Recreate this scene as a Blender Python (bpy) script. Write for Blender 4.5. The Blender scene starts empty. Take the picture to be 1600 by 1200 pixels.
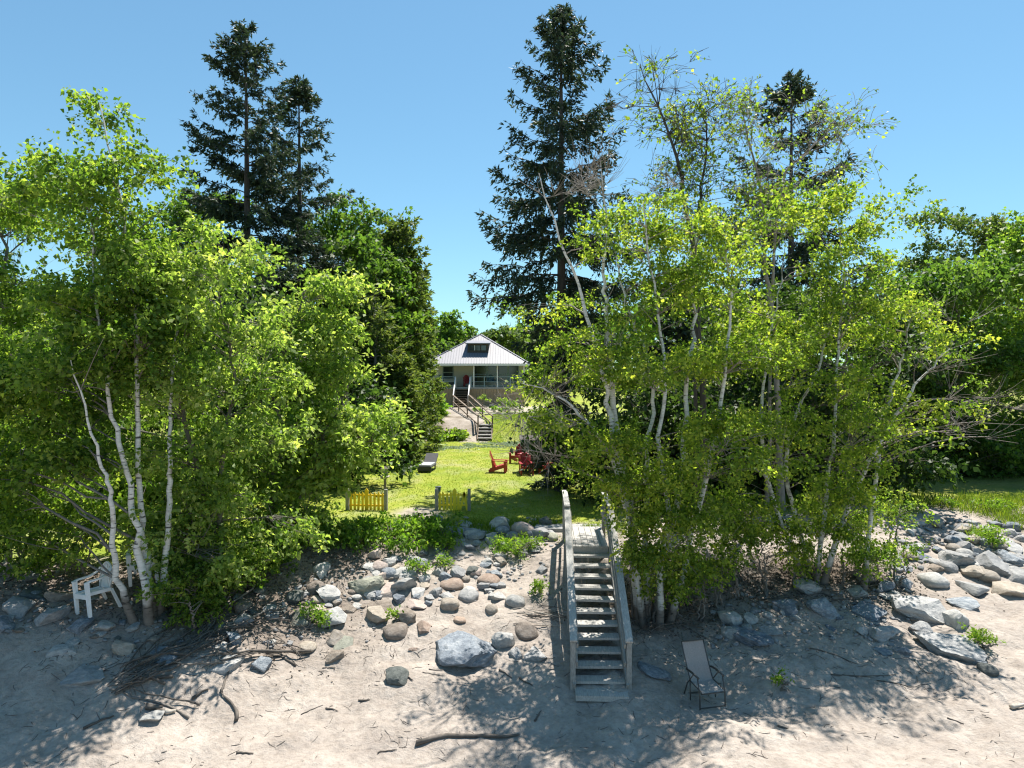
import bpy, math, random
import numpy as np

# ------------------------------------------------------------------ camera, world, sun, exposure
scene = bpy.context.scene
COL = scene.collection
IMG_F = 1101.0                      # focal length in photo pixels (1600 wide)
CAM = np.array([0.0, 0.0, 6.0])
PITCH = math.radians(1.04)
cam_d = bpy.data.cameras.new('camera')
cam_d.sensor_width = 36.0
cam_d.lens = 36.0 * IMG_F / 1600.0
cam_d.clip_start = 0.1
cam_d.clip_end = 3000
cam = bpy.data.objects.new('camera', cam_d)
COL.objects.link(cam)
cam.location = CAM
cam.rotation_euler = (math.pi / 2 - PITCH, 0, 0)
scene.camera = cam

SUN_AZ = math.radians(29)           # behind the house, a little to the right
SUN_EL = math.radians(66)
world = bpy.data.worlds.new('World')
scene.world = world
world.use_nodes = True
wn = world.node_tree
wn.nodes.clear()
sky = wn.nodes.new('ShaderNodeTexSky')
sky.sky_type = 'NISHITA'
sky.sun_disc = False
sky.sun_elevation = SUN_EL
sky.sun_rotation = SUN_AZ
sky.altitude = 180
sky.air_density = 1.0
sky.dust_density = 0.2
sky.ozone_density = 1.2
bg = wn.nodes.new('ShaderNodeBackground')
bg.inputs['Strength'].default_value = 0.106
wo = wn.nodes.new('ShaderNodeOutputWorld')
sg = wn.nodes.new('ShaderNodeGamma')              # clear summer air: softer rise in brightness to the horizon
sg.inputs['Gamma'].default_value = 0.8
sm = wn.nodes.new('ShaderNodeMix')
sm.data_type = 'RGBA'
sm.blend_type = 'MULTIPLY'
sm.inputs[0].default_value = 1.0
sm.inputs[7].default_value = (0.64, 0.95, 1.03, 1)
wn.links.new(sky.outputs[0], sg.inputs['Color'])
wn.links.new(sg.outputs[0], sm.inputs[6])
wn.links.new(sm.outputs[2], bg.inputs[0])
wn.links.new(bg.outputs[0], wo.inputs[0])

sun_d = bpy.data.lights.new('sun', 'SUN')
sun_d.energy = 5.0
sun_d.angle = math.radians(0.53)
sun_d.color = (1.0, 0.95, 0.87)
sun = bpy.data.objects.new('sun', sun_d)
COL.objects.link(sun)
# lamp looks along -Z; aim it from the sun's direction
sun.rotation_euler = (-(math.pi / 2 - SUN_EL), 0, -SUN_AZ)
sun.location = (20, 50, 60)

scene.view_settings.view_transform = 'Standard'
scene.view_settings.look = 'None'
scene.view_settings.gamma = 1.0
scene.view_settings.use_curve_mapping = False
scene.view_settings.exposure = 1.04
scene.render.engine = 'CYCLES'
cy = scene.cycles
cy.pixel_filter_type = 'BLACKMAN_HARRIS'
cy.filter_width = 1.2
cy.max_bounces = 6
cy.diffuse_bounces = 3
cy.glossy_bounces = 2
cy.transmission_bounces = 4
cy.transparent_max_bounces = 6
cy.use_denoising = True
cy.sample_clamp_indirect = 4.0
cy.caustics_reflective = False
cy.caustics_refractive = False

random.seed(7)
RNG = np.random.default_rng(11)

# ------------------------------------------------------------------ photo pixel -> world helpers
_FW = np.array([0, math.cos(PITCH), -math.sin(PITCH)])
_UP = np.array([0, math.sin(PITCH), math.cos(PITCH)])
_RT = np.array([1.0, 0, 0])


def ray(px, py):
    return _FW + _RT * ((px - 800) / IMG_F) - _UP * ((py - 600) / IMG_F)


def W(px, py, d):
    """point at world depth Y=d seen at a photo pixel"""
    r = ray(px, py)
    return CAM + r * (d / r[1])


# ------------------------------------------------------------------ terrain height
_tx = np.array([-400, -14, -8, -5, -2, 2, 6, 10, 15, 400.0])
_toe = np.array([9.8, 9.9, 10.3, 11.4, 12.5, 12.5, 12.7, 13.0, 13.5, 14.0])
_top = np.array([13.8, 14.0, 14.6, 16.2, 18.0, 18.1, 19.0, 20.4, 21.0, 22.0])


def _hash2(i, j, s):
    v = np.sin(i * 127.1 + j * 311.7 + s * 74.7) * 43758.5453
    return v - np.floor(v)


def vnoise(x, y, s=0):
    xi = np.floor(x); yi = np.floor(y)
    u = x - xi; v = y - yi
    u = u * u * (3 - 2 * u); v = v * v * (3 - 2 * v)
    a = _hash2(xi, yi, s); b = _hash2(xi + 1, yi, s)
    c = _hash2(xi, yi + 1, s); d = _hash2(xi + 1, yi + 1, s)
    return (a * (1 - u) + b * u) * (1 - v) + (c * (1 - u) + d * u) * v


def bank_t(x, y):
    return (y - np.interp(x, _tx, _toe)) / (np.interp(x, _tx, _top) - np.interp(x, _tx, _toe))


def H(x, y, detail=True):
    x = np.asarray(x, float); y = np.asarray(y, float)
    t = bank_t(x, y)
    k = 0.06                                               # soft toe and crest
    ramp = 0.5 * (np.sqrt(t * t + k) - np.sqrt((t - 1) ** 2 + k) + 1)
    z = 0.08 + 1.87 * np.clip(ramp, 0, 1)
    z = z + np.clip(y - 12, -40, 0) * 0.02
    hill = np.clip((y - 40.4) / 3.4, 0, 1)
    hill = hill * hill * (3 - 2 * hill)
    z = z + hill * 0.95 + np.clip((y - 43) / 13.0, 0, 1) * 0.25
    z = z + np.clip((y - 75) / 200.0, 0, 1) * 3.0
    if detail:
        sandy = np.clip(1.25 - t, 0, 1)
        z = z + (vnoise(x * 0.55, y * 0.55, 1) - .5) * 0.26 * sandy
        z = z + (vnoise(x * 1.5, y * 1.5, 2) - .5) * 0.13 * sandy
        z = z + (vnoise(x * 3.7, y * 3.7, 3) - .5) * 0.085 * sandy
        z = z + (vnoise(x * 8.0, y * 8.0, 4) - .5) * 0.04 * sandy
        z = z + (vnoise(x * 0.35, y * 0.35, 5) - .5) * 0.10 * (1 - sandy)
    return z


def Hs(x, y):
    return float(H(np.array([x]), np.array([y]))[0])


def G(px, py):
    """where the ray through a photo pixel meets the terrain"""
    r = ray(px, py)
    ys = np.arange(7.0, 95.0, 0.04)
    k = ys / r[1]
    xs = CAM[0] + r[0] * k
    zs = CAM[2] + r[2] * k
    below = zs <= H(xs, ys)
    i = int(np.argmax(below)) if below.any() else len(ys) - 1
    return np.array([xs[i], ys[i], float(H(xs[i:i + 1], ys[i:i + 1])[0])])


# ------------------------------------------------------------------ materials
def new_mat(name):
    m = bpy.data.materials.new(name)
    m.use_nodes = True
    nt = m.node_tree
    b = nt.nodes['Principled BSDF']
    return m, nt, b


def ramp_node(nt, stops):
    r = nt.nodes.new('ShaderNodeValToRGB')
    e = r.color_ramp.elements
    while len(e) < len(stops):
        e.new(0.5)
    for q, (p, c) in zip(e, stops):
        q.position = p
        q.color = (c[0], c[1], c[2], 1) if not isinstance(c, (int, float)) else (c, c, c, 1)
    return r


def noise_node(nt, scale, detail=4, rough=0.55, coord=None, stretch=None):
    n = nt.nodes.new('ShaderNodeTexNoise')
    n.inputs['Scale'].default_value = scale
    n.inputs['Detail'].default_value = detail
    n.inputs['Roughness'].default_value = rough
    tc = nt.nodes.new('ShaderNodeTexCoord')
    src = tc.outputs[coord or 'Object']
    if stretch:
        mp = nt.nodes.new('ShaderNodeMapping')
        mp.inputs['Scale'].default_value = stretch
        nt.links.new(src, mp.inputs[0])
        src = mp.outputs[0]
    nt.links.new(src, n.inputs['Vector'])
    return n


def bump(nt, b, height, strength, dist=0.02, prev=None):
    bn = nt.nodes.new('ShaderNodeBump')
    bn.inputs['Strength'].default_value = strength
    bn.inputs['Distance'].default_value = dist
    nt.links.new(height, bn.inputs['Height'])
    if prev:
        nt.links.new(prev.outputs[0], bn.inputs['Normal'])
    nt.links.new(bn.outputs[0], b.inputs['Normal'])
    return bn


def mixc(nt, fac, a, b, mode='MIX'):
    m = nt.nodes.new('ShaderNodeMix')
    m.data_type = 'RGBA'
    m.blend_type = mode
    for sock, v in ((m.inputs[0], fac), (m.inputs[6], a), (m.inputs[7], b)):
        if hasattr(v, 'is_output'):
            nt.links.new(v, sock)
        elif isinstance(v, (int, float)):
            sock.default_value = v
        else:
            sock.default_value = (v[0], v[1], v[2], 1)
    return m.outputs[2]


def plain(name, col, rough=0.6, var=0.25, scale=6.0, metallic=0.0, bumpy=0.0, stretch=None):
    m, nt, b = new_mat(name)
    n = noise_node(nt, scale, 5, 0.6, stretch=stretch)
    lo = [c * (1 - var) for c in col]; hi = [min(1, c * (1 + var)) for c in col]
    r = ramp_node(nt, [(0.25, lo), (0.75, hi)])
    nt.links.new(n.outputs[0], r.inputs[0])
    nt.links.new(r.outputs[0], b.inputs['Base Color'])
    b.inputs['Roughness'].default_value = rough
    b.inputs['Metallic'].default_value = metallic
    if bumpy:
        bump(nt, b, n.outputs[0], bumpy, 0.01)
    return m


def leaf_mat(name, dark, mid, bright, trans=0.5, warm=(1.55, 1.68, 0.72), rough=0.5):
    m, nt, b = new_mat(name)
    at = nt.nodes.new('ShaderNodeAttribute')
    at.attribute_name = 'tint'
    r = ramp_node(nt, [(0.0, dark), (0.5, mid), (1.0, bright)])
    nt.links.new(at.outputs['Fac'], r.inputs[0])
    nt.links.new(r.outputs[0], b.inputs['Base Color'])
    b.inputs['Roughness'].default_value = rough
    b.inputs['Specular IOR Level'].default_value = 0.3
    tr = nt.nodes.new('ShaderNodeBsdfTranslucent')
    tc = mixc(nt, 1.0, r.outputs[0], warm, 'MULTIPLY')
    nt.links.new(tc, tr.inputs['Color'])
    mx = nt.nodes.new('ShaderNodeMixShader')
    mx.inputs[0].default_value = trans
    nt.links.new(b.outputs[0], mx.inputs[1])
    nt.links.new(tr.outputs[0], mx.inputs[2])
    nt.links.new(mx.outputs[0], nt.nodes['Material Output'].inputs[0])
    return m


M = {}


def make_materials():
    # --- ground: sand, grass, bare soil chosen by vertex masks
    m, nt, b = new_mat('ground')
    n1 = noise_node(nt, 1.3, 7, 0.68)
    n2 = noise_node(nt, 9.0, 6, 0.65)
    n3 = noise_node(nt, 60.0, 3, 0.7)
    s1 = ramp_node(nt, [(0.32, (0.295, 0.253, 0.22)), (0.68, (0.44, 0.387, 0.34))])
    nt.links.new(n1.outputs[0], s1.inputs[0])
    s2 = ramp_node(nt, [(0.25, (0.62, 0.60, 0.58)), (0.55, (1, 1, 1))])
    nt.links.new(n2.outputs[0], s2.inputs[0])
    sand = mixc(nt, 0.8, s1.outputs[0], s2.outputs[0], 'MULTIPLY')
    sp = ramp_node(nt, [(0.28, (0.45, 0.42, 0.4)), (0.36, (1, 1, 1))])
    nt.links.new(n3.outputs[0], sp.inputs[0])
    sand = mixc(nt, 0.55, sand, sp.outputs[0], 'MULTIPLY')
    g1 = ramp_node(nt, [(0.3, (0.13, 0.21, 0.022)), (0.5, (0.25, 0.30, 0.04)), (0.75, (0.40, 0.37, 0.10))])
    gn = noise_node(nt, 0.7, 8, 0.78)
    nt.links.new(gn.outputs[0], g1.inputs[0])
    g2 = ramp_node(nt, [(0.3, (0.6, 0.6, 0.6)), (0.7, (1.15, 1.15, 1.1))])
    gn2 = noise_node(nt, 14, 4, 0.7)
    nt.links.new(gn2.outputs[0], g2.inputs[0])
    grass = mixc(nt, 0.8, g1.outputs[0], g2.outputs[0], 'MULTIPLY')
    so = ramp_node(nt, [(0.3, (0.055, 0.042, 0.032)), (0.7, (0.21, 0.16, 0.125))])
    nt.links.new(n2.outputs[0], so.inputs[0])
    ag = nt.nodes.new('ShaderNodeAttribute'); ag.attribute_name = 'grass'
    asl = nt.nodes.new('ShaderNodeAttribute'); asl.attribute_name = 'soil'
    c = mixc(nt, asl.outputs['Fac'], sand, so.outputs[0])
    c = mixc(nt, ag.outputs['Fac'], c, grass)
    nt.links.new(c, b.inputs['Base Color'])
    b.inputs['Roughness'].default_value = 0.95
    b.inputs['Specular IOR Level'].default_value = 0.1
    b1 = bump(nt, b, n2.outputs[0], 0.8, 0.07)
    bump(nt, b, n3.outputs[0], 0.5, 0.008, b1)
    M['ground'] = m

    # --- rocks
    def rock(name, c0, c1, c2, speck=0.5, bs=0.5):
        m, nt, b = new_mat(name)
        a = noise_node(nt, 3.0, 8, 0.65)
        r = ramp_node(nt, [(0.28, c0), (0.5, c1), (0.72, c2)])
        nt.links.new(a.outputs[0], r.inputs[0])
        f = noise_node(nt, 26.0, 5, 0.75)
        fr = ramp_node(nt, [(0.34, (0.42, 0.42, 0.43)), (0.47, (1, 1, 1)), (0.68, (1.18, 1.18, 1.18))])
        nt.links.new(f.outputs[0], fr.inputs[0])
        c = mixc(nt, speck, r.outputs[0], fr.outputs[0], 'MULTIPLY')
        oi = nt.nodes.new('ShaderNodeObjectInfo')
        orr = ramp_node(nt, [(0, (0.78, 0.78, 0.80)), (1, (1.2, 1.17, 1.12))])
        nt.links.new(oi.outputs['Random'], orr.inputs[0])
        c = mixc(nt, 1.0, c, orr.outputs[0], 'MULTIPLY')
        nt.links.new(c, b.inputs['Base Color'])
        b.inputs['Roughness'].default_value = 0.85
        b.inputs['Specular IOR Level'].default_value = 0.25
        b1 = bump(nt, b, a.outputs[0], bs, 0.06)
        bump(nt, b, f.outputs[0], bs * 0.8, 0.012, b1)
        M[name] = m
    rock('rock_grey', (0.19, 0.195, 0.20), (0.30, 0.30, 0.295), (0.42, 0.415, 0.40))
    rock('rock_blue', (0.11, 0.13, 0.16), (0.23, 0.26, 0.295), (0.42, 0.44, 0.46), 0.9, 1.0)
    rock('rock_pale', (0.24, 0.245, 0.25), (0.37, 0.37, 0.365), (0.50, 0.495, 0.475), 0.75, 0.7)
    rock('rock_tan', (0.20, 0.175, 0.145), (0.295, 0.26, 0.22), (0.39, 0.355, 0.31))
    rock('rock_brown', (0.13, 0.108, 0.09), (0.21, 0.178, 0.15), (0.30, 0.265, 0.235))
    rock('rock_rust', (0.20, 0.145, 0.115), (0.28, 0.215, 0.175), (0.37, 0.305, 0.26))
    rock('rock_dark', (0.055, 0.062, 0.06), (0.10, 0.11, 0.105), (0.17, 0.18, 0.17))
    rock('rock_green', (0.17, 0.18, 0.15), (0.25, 0.255, 0.21), (0.33, 0.33, 0.28))
    rock('rock_pink', (0.30, 0.24, 0.21), (0.40, 0.335, 0.30), (0.5, 0.43, 0.39))

    # --- leaves
    M['birch_leaf'] = leaf_mat('birch_leaf', (0.062, 0.115, 0.017), (0.18, 0.265, 0.04), (0.40, 0.425, 0.08), 0.6)
    M['bright_leaf'] = leaf_mat('bright_leaf', (0.075, 0.137, 0.028), (0.205, 0.295, 0.068), (0.43, 0.47, 0.165), 0.6)
    M['green_leaf'] = leaf_mat('green_leaf', (0.052, 0.108, 0.018), (0.145, 0.23, 0.039), (0.31, 0.365, 0.073), 0.6)
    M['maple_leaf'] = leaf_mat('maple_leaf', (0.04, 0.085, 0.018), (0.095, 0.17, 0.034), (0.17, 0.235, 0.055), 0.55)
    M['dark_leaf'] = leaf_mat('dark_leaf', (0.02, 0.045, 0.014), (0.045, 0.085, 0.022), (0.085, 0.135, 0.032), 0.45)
    M['far_leaf'] = leaf_mat('far_leaf', (0.05, 0.085, 0.03), (0.09, 0.14, 0.04), (0.15, 0.19, 0.05), 0.45)
    M['spruce_needle'] = leaf_mat('spruce_needle', (0.018, 0.036, 0.024), (0.038, 0.064, 0.038), (0.08, 0.105, 0.05), 0.25, (1.4, 1.4, 0.8))
    M['cedar_leaf'] = leaf_mat('cedar_leaf', (0.045, 0.085, 0.022), (0.11, 0.165, 0.045), (0.21, 0.25, 0.075), 0.52, (1.6, 1.5, 0.7))
    M['weed_leaf'] = leaf_mat('weed_leaf', (0.07, 0.15, 0.016), (0.16, 0.28, 0.035), (0.28, 0.36, 0.06), 0.52)
    M['grass_blade'] = leaf_mat('grass_blade', (0.10, 0.19, 0.02), (0.23, 0.31, 0.035), (0.40, 0.38, 0.09), 0.45, (1.5, 1.4, 0.8))
    M['silver_leaf'] = leaf_mat('silver_leaf', (0.16, 0.24, 0.10), (0.36, 0.44, 0.28), (0.60, 0.65, 0.52), 0.3, (1.1, 1.1, 0.9))
    M['dead_leaf'] = leaf_mat('dead_leaf', (0.05, 0.04, 0.03), (0.10, 0.08, 0.06), (0.17, 0.14, 0.11), 0.2, (1, 1, 1))

    # --- bark
    m, nt, b = new_mat('birch_bark')
    n = noise_node(nt, 4.5, 3, 0.5, stretch=(1.2, 1.2, 7.0))
    r = ramp_node(nt, [(0.33, (0.04, 0.036, 0.032)), (0.385, (0.50, 0.48, 0.45)), (0.7, (0.68, 0.66, 0.62))])
    nt.links.new(n.outputs[0], r.inputs[0])
    n2 = noise_node(nt, 2.2, 4, 0.6)
    r2 = ramp_node(nt, [(0.30, (0.25, 0.22, 0.19)), (0.42, (1, 1, 1))])
    nt.links.new(n2.outputs[0], r2.inputs[0])
    c = mixc(nt, 0.85, r.outputs[0], r2.outputs[0], 'MULTIPLY')
    tcd = nt.nodes.new('ShaderNodeTexCoord'); sep = nt.nodes.new('ShaderNodeSeparateXYZ')
    nt.links.new(tcd.outputs['Object'], sep.inputs[0])
    ad = nt.nodes.new('ShaderNodeMath'); ad.operation = 'MULTIPLY_ADD'          # soil stains on the lowest bark
    nt.links.new(n2.outputs[0], ad.inputs[0]); ad.inputs[1].default_value = -0.9; nt.links.new(sep.outputs[2], ad.inputs[2])
    dr = ramp_node(nt, [(0.0, (0.16, 0.13, 0.105)), (0.28, (1, 1, 1))])
    nt.links.new(ad.outputs[0], dr.inputs[0])
    c = mixc(nt, 0.9, c, dr.outputs[0], 'MULTIPLY')
    nt.links.new(c, b.inputs['Base Color'])
    b.inputs['Roughness'].default_value = 0.7
    bump(nt, b, n.outputs[0], 0.3, 0.01)
    M['birch_bark'] = m
    M['pale_bark'] = plain('pale_bark', (0.25, 0.22, 0.19), 0.85, 0.35, 5, bumpy=0.4, stretch=(3, 3, 0.7))
    M['grey_bark'] = plain('grey_bark', (0.17, 0.15, 0.13), 0.9, 0.4, 6, bumpy=0.6, stretch=(3, 3, 0.6))
    M['dark_bark'] = plain('dark_bark', (0.07, 0.058, 0.048), 0.9, 0.4, 6, bumpy=0.6, stretch=(3, 3, 0.6))
    # --- wood, paint, metal
    M['old_wood'] = plain('old_wood', (0.37, 0.355, 0.33), 0.85, 0.38, 5, bumpy=0.35, stretch=(14, 1.2, 6))
    M['stringer_wood'] = plain('stringer_wood', (0.27, 0.26, 0.24), 0.85, 0.4, 5, bumpy=0.35, stretch=(10, 1.2, 3))
    M['brown_wood'] = plain('brown_wood', (0.17, 0.125, 0.085), 0.8, 0.35, 6, bumpy=0.2)
    M['skirt_wood'] = plain('skirt_wood', (0.42, 0.29, 0.17), 0.8, 0.3, 5, bumpy=0.2, stretch=(6, 6, 1))
    M['dark_wood'] = plain('dark_wood', (0.06, 0.05, 0.042), 0.8, 0.35, 6, bumpy=0.2)
    M['drift'] = plain('drift', (0.10, 0.085, 0.072), 0.9, 0.5, 8, bumpy=0.4)
    M['drift_pale'] = plain('drift_pale', (0.40, 0.355, 0.30), 0.85, 0.3, 8, bumpy=0.3)
    M['yellow_paint'] = plain('yellow_paint', (0.88, 0.68, 0.03), 0.55, 0.14, 9)
    M['orange_paint'] = plain('orange_paint', (0.90, 0.56, 0.02), 0.55, 0.16, 9)
    M['red_paint'] = plain('red_paint', (0.27, 0.012, 0.016), 0.45, 0.18, 7)
    M['orange_red_paint'] = plain('orange_red_paint', (0.40, 0.035, 0.02), 0.45, 0.18, 7)
    M['white_paint'] = plain('white_paint', (0.74, 0.73, 0.70), 0.5, 0.06, 6)
    M['white_plastic'] = plain('white_plastic', (0.72, 0.73, 0.73), 0.4, 0.10, 7)
    M['siding'] = plain('siding', (0.56, 0.55, 0.47), 0.6, 0.08, 3)
    M['teal_paint'] = plain('teal_paint', (0.24, 0.33, 0.33), 0.5, 0.15, 4)
    M['metal_roof'] = plain('metal_roof', (0.205, 0.20, 0.22), 0.5, 0.07, 1.2)
    M['metal_rib'] = plain('metal_rib', (0.13, 0.13, 0.15), 0.5, 0.07, 1.2)
    M['black_metal'] = plain('black_metal', (0.07, 0.065, 0.06), 0.4, 0.2, 8, metallic=0.4)
    M['sling'] = plain('sling', (0.27, 0.25, 0.235), 0.8, 0.15, 40, bumpy=0.2)
    M['dark_fabric'] = plain('dark_fabric', (0.05, 0.05, 0.055), 0.8, 0.3, 10)
    M['grey_fabric'] = plain('grey_fabric', (0.30, 0.31, 0.32), 0.8, 0.15, 10)
    M['blue_plastic'] = plain('blue_plastic', (0.10, 0.17, 0.19), 0.45, 0.1, 10)
    m, nt, b = new_mat('window_glass')
    b.inputs['Base Color'].default_value = (0.03, 0.04, 0.05, 1)
    b.inputs['Roughness'].default_value = 0.06
    b.inputs['Specular IOR Level'].default_value = 0.8
    M['glass'] = m


make_materials()


# ------------------------------------------------------------------ object helpers
def tag(o, label=None, cat=None, group=None, kind=None):
    if label: o['label'] = label
    if cat: o['category'] = cat
    if group: o['group'] = group
    if kind: o['kind'] = kind
    return o


def empty(name, loc, label=None, cat=None, group=None, rz=0.0, rot=None):
    o = bpy.data.objects.new(name, None)
    o.empty_display_size = 0.2
    COL.objects.link(o)
    o.location = loc
    o.rotation_euler = rot if rot else (0, 0, rz)
    return tag(o, label, cat, group)


def mesh_np(name, V, Q, mat, tint=None, smooth=False, attrs=None):
    V = np.ascontiguousarray(V, dtype=np.float32).reshape(-1, 3)
    Q = np.ascontiguousarray(Q, dtype=np.int32)
    me = bpy.data.meshes.new(name)
    n, k = Q.shape
    me.vertices.add(len(V)); me.vertices.foreach_set('co', V.ravel())
    me.loops.add(n * k); me.loops.foreach_set('vertex_index', Q.ravel())
    me.polygons.add(n); me.polygons.foreach_set('loop_start', np.arange(0, n * k, k, dtype=np.int32))
    if smooth:
        me.polygons.foreach_set('use_smooth', np.ones(n, dtype=bool))
    me.update(calc_edges=True)
    if tint is not None:
        a = me.attributes.new('tint', 'FLOAT', 'POINT')
        a.data.foreach_set('value', np.ascontiguousarray(tint, dtype=np.float32))
    for key, val in (attrs or {}).items():
        a = me.attributes.new(key, 'FLOAT', 'POINT')
        a.data.foreach_set('value', np.ascontiguousarray(val, dtype=np.float32))
    me.materials.append(M[mat] if isinstance(mat, str) else mat)
    return me


def link(name, me, parent=None, loc=None):
    o = bpy.data.objects.new(name, me)
    COL.objects.link(o)
    if parent is not None:
        o.parent = parent
    if loc is not None:
        o.location = loc
    return o


def copy_tree(o, parent=None):
    c = o.copy(); COL.objects.link(c); c.parent = parent
    for ch in o.children:
        copy_tree(ch, c)
    return c


class MB:
    """collects quads; build() links them as one mesh object in its parent's local space"""
    def __init__(self):
        self.v = []; self.f = []

    def hexa(self, p):
        b = len(self.v)
        self.v += [tuple(q) for q in p]
        for f in ((0, 3, 2, 1), (4, 5, 6, 7), (0, 1, 5, 4), (1, 2, 6, 5), (2, 3, 7, 6), (3, 0, 4, 7)):
            self.f.append(tuple(b + i for i in f))
        return self

    def box(self, x0, x1, y0, y1, z0, z1):
        return self.hexa([(x0, y0, z0), (x1, y0, z0), (x1, y1, z0), (x0, y1, z0),
                          (x0, y0, z1), (x1, y0, z1), (x1, y1, z1), (x0, y1, z1)])

    def bar(self, a, b, w, h, up=(0, 0, 1)):
        """board from a to b, w wide (sideways), h thick (along up)"""
        a = np.array(a, float); b = np.array(b, float)
        d = b - a; d /= np.linalg.norm(d)
        s = np.cross(d, up)
        if np.linalg.norm(s) < 1e-4:
            s = np.cross(d, (0, 1, 0))
        s /= np.linalg.norm(s); u = np.cross(s, d)
        s = s * w / 2; u = u * h / 2
        return self.hexa([a - s - u, a + s - u, b + s - u, b - s - u, a - s + u, a + s + u, b + s + u, b - s + u])

    def tube(self, pts, rad, n=8):
        pts = np.array(pts, float)
        rad = np.broadcast_to(np.array(rad, float), (len(pts),))
        V, Q = tubes(pts[None], rad[None], n)
        b = len(self.v)
        self.v += [tuple(q) for q in V]
        self.f += [tuple(int(i) + b for i in q) for q in Q]
        for ring in (list(range(n))[::-1], [len(V) - n + i for i in range(n)]):
            self.f.append(tuple(b + i for i in ring))
        return self

    def poly(self, pts):
        b = len(self.v)
        self.v += [tuple(p) for p in pts]
        self.f.append(tuple(range(b, b + len(pts))))
        return self

    def slab(self, outline, off):
        """closed plate: outline polygon and its copy moved by off"""
        b = len(self.v); n = len(outline); off = np.array(off, float)
        self.v += [tuple(p) for p in outline] + [tuple(np.array(p) + off) for p in outline]
        self.f.append(tuple(range(b + n - 1, b - 1, -1)))
        self.f.append(tuple(range(b + n, b + 2 * n)))
        for i in range(n):
            j = (i + 1) % n
            self.f.append((b + i, b + j, b + n + j, b + n + i))
        return self

    def mesh(self, name, mat):
        me = bpy.data.meshes.new(name)
        me.from_pydata(self.v, [], self.f)
        me.materials.append(M[mat] if isinstance(mat, str) else mat)
        me.update()
        return me

    def build(self, name, mat, parent=None, smooth=False):
        me = self.mesh(name, mat)
        if smooth:
            for p in me.polygons: p.use_smooth = True
        return link(name, me, parent)


def norm(a):
    return a / (np.linalg.norm(a, axis=-1, keepdims=True) + 1e-9)


def tubes(P, R, S):
    """P (B,K,3) centre lines, R (B,K) radii -> verts, quads"""
    B, K, _ = P.shape
    D = norm(P[:, -1] - P[:, 0])
    ref = np.where(np.abs(D[:, 2:3]) > 0.8, np.array([[1.0, 0, 0]]), np.array([[0, 0, 1.0]]))
    A = norm(np.cross(D, ref)); C = np.cross(D, A)
    th = np.arange(S) / S * 2 * math.pi
    off = np.cos(th)[None, :, None] * A[:, None] + np.sin(th)[None, :, None] * C[:, None]   # B,S,3
    V = P[:, :, None, :] + R[:, :, None, None] * off[:, None]
    idx = np.arange(B * K * S).reshape(B, K, S)
    a = idx[:, :-1]; b = idx[:, 1:]
    a2 = np.roll(a, -1, 2); b2 = np.roll(b, -1, 2)
    Q = np.stack([a, a2, b2, b], -1).reshape(-1, 4)
    return V.reshape(-1, 3), Q


def leaves(C, Dv, N, L, Wd, fold=0.25):
    """rhombic folded leaves; C base point, Dv long axis, N normal"""
    Dv = norm(Dv); S = norm(np.cross(Dv, N)); N = np.cross(S, Dv)
    L = L[:, None]; Wd = Wd[:, None]
    mid = C + Dv * L * 0.45
    V = np.stack([C, mid + S * Wd * .5 + N * Wd * fold, C + Dv * L, mid - S * Wd * .5 + N * Wd * fold], 1)
    Q = np.arange(len(C) * 4).reshape(-1, 4)
    return V.reshape(-1, 3), Q


def resample(pts, n):
    """Catmull-Rom through control points"""
    p = np.array(pts, float)
    p = np.vstack([2 * p[0] - p[1], p, 2 * p[-1] - p[-2]])
    m = len(p) - 3
    out = []
    for t in np.linspace(0, m - 1e-6, n):
        i = int(t); u = t - i
        a, b, c, d = p[i:i + 4]
        out.append(.5 * (2 * b + (c - a) * u + (2 * a - 5 * b + 4 * c - d) * u * u + (3 * b - a - 3 * c + d) * u ** 3))
    return np.array(out)


TRI = [0]


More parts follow.
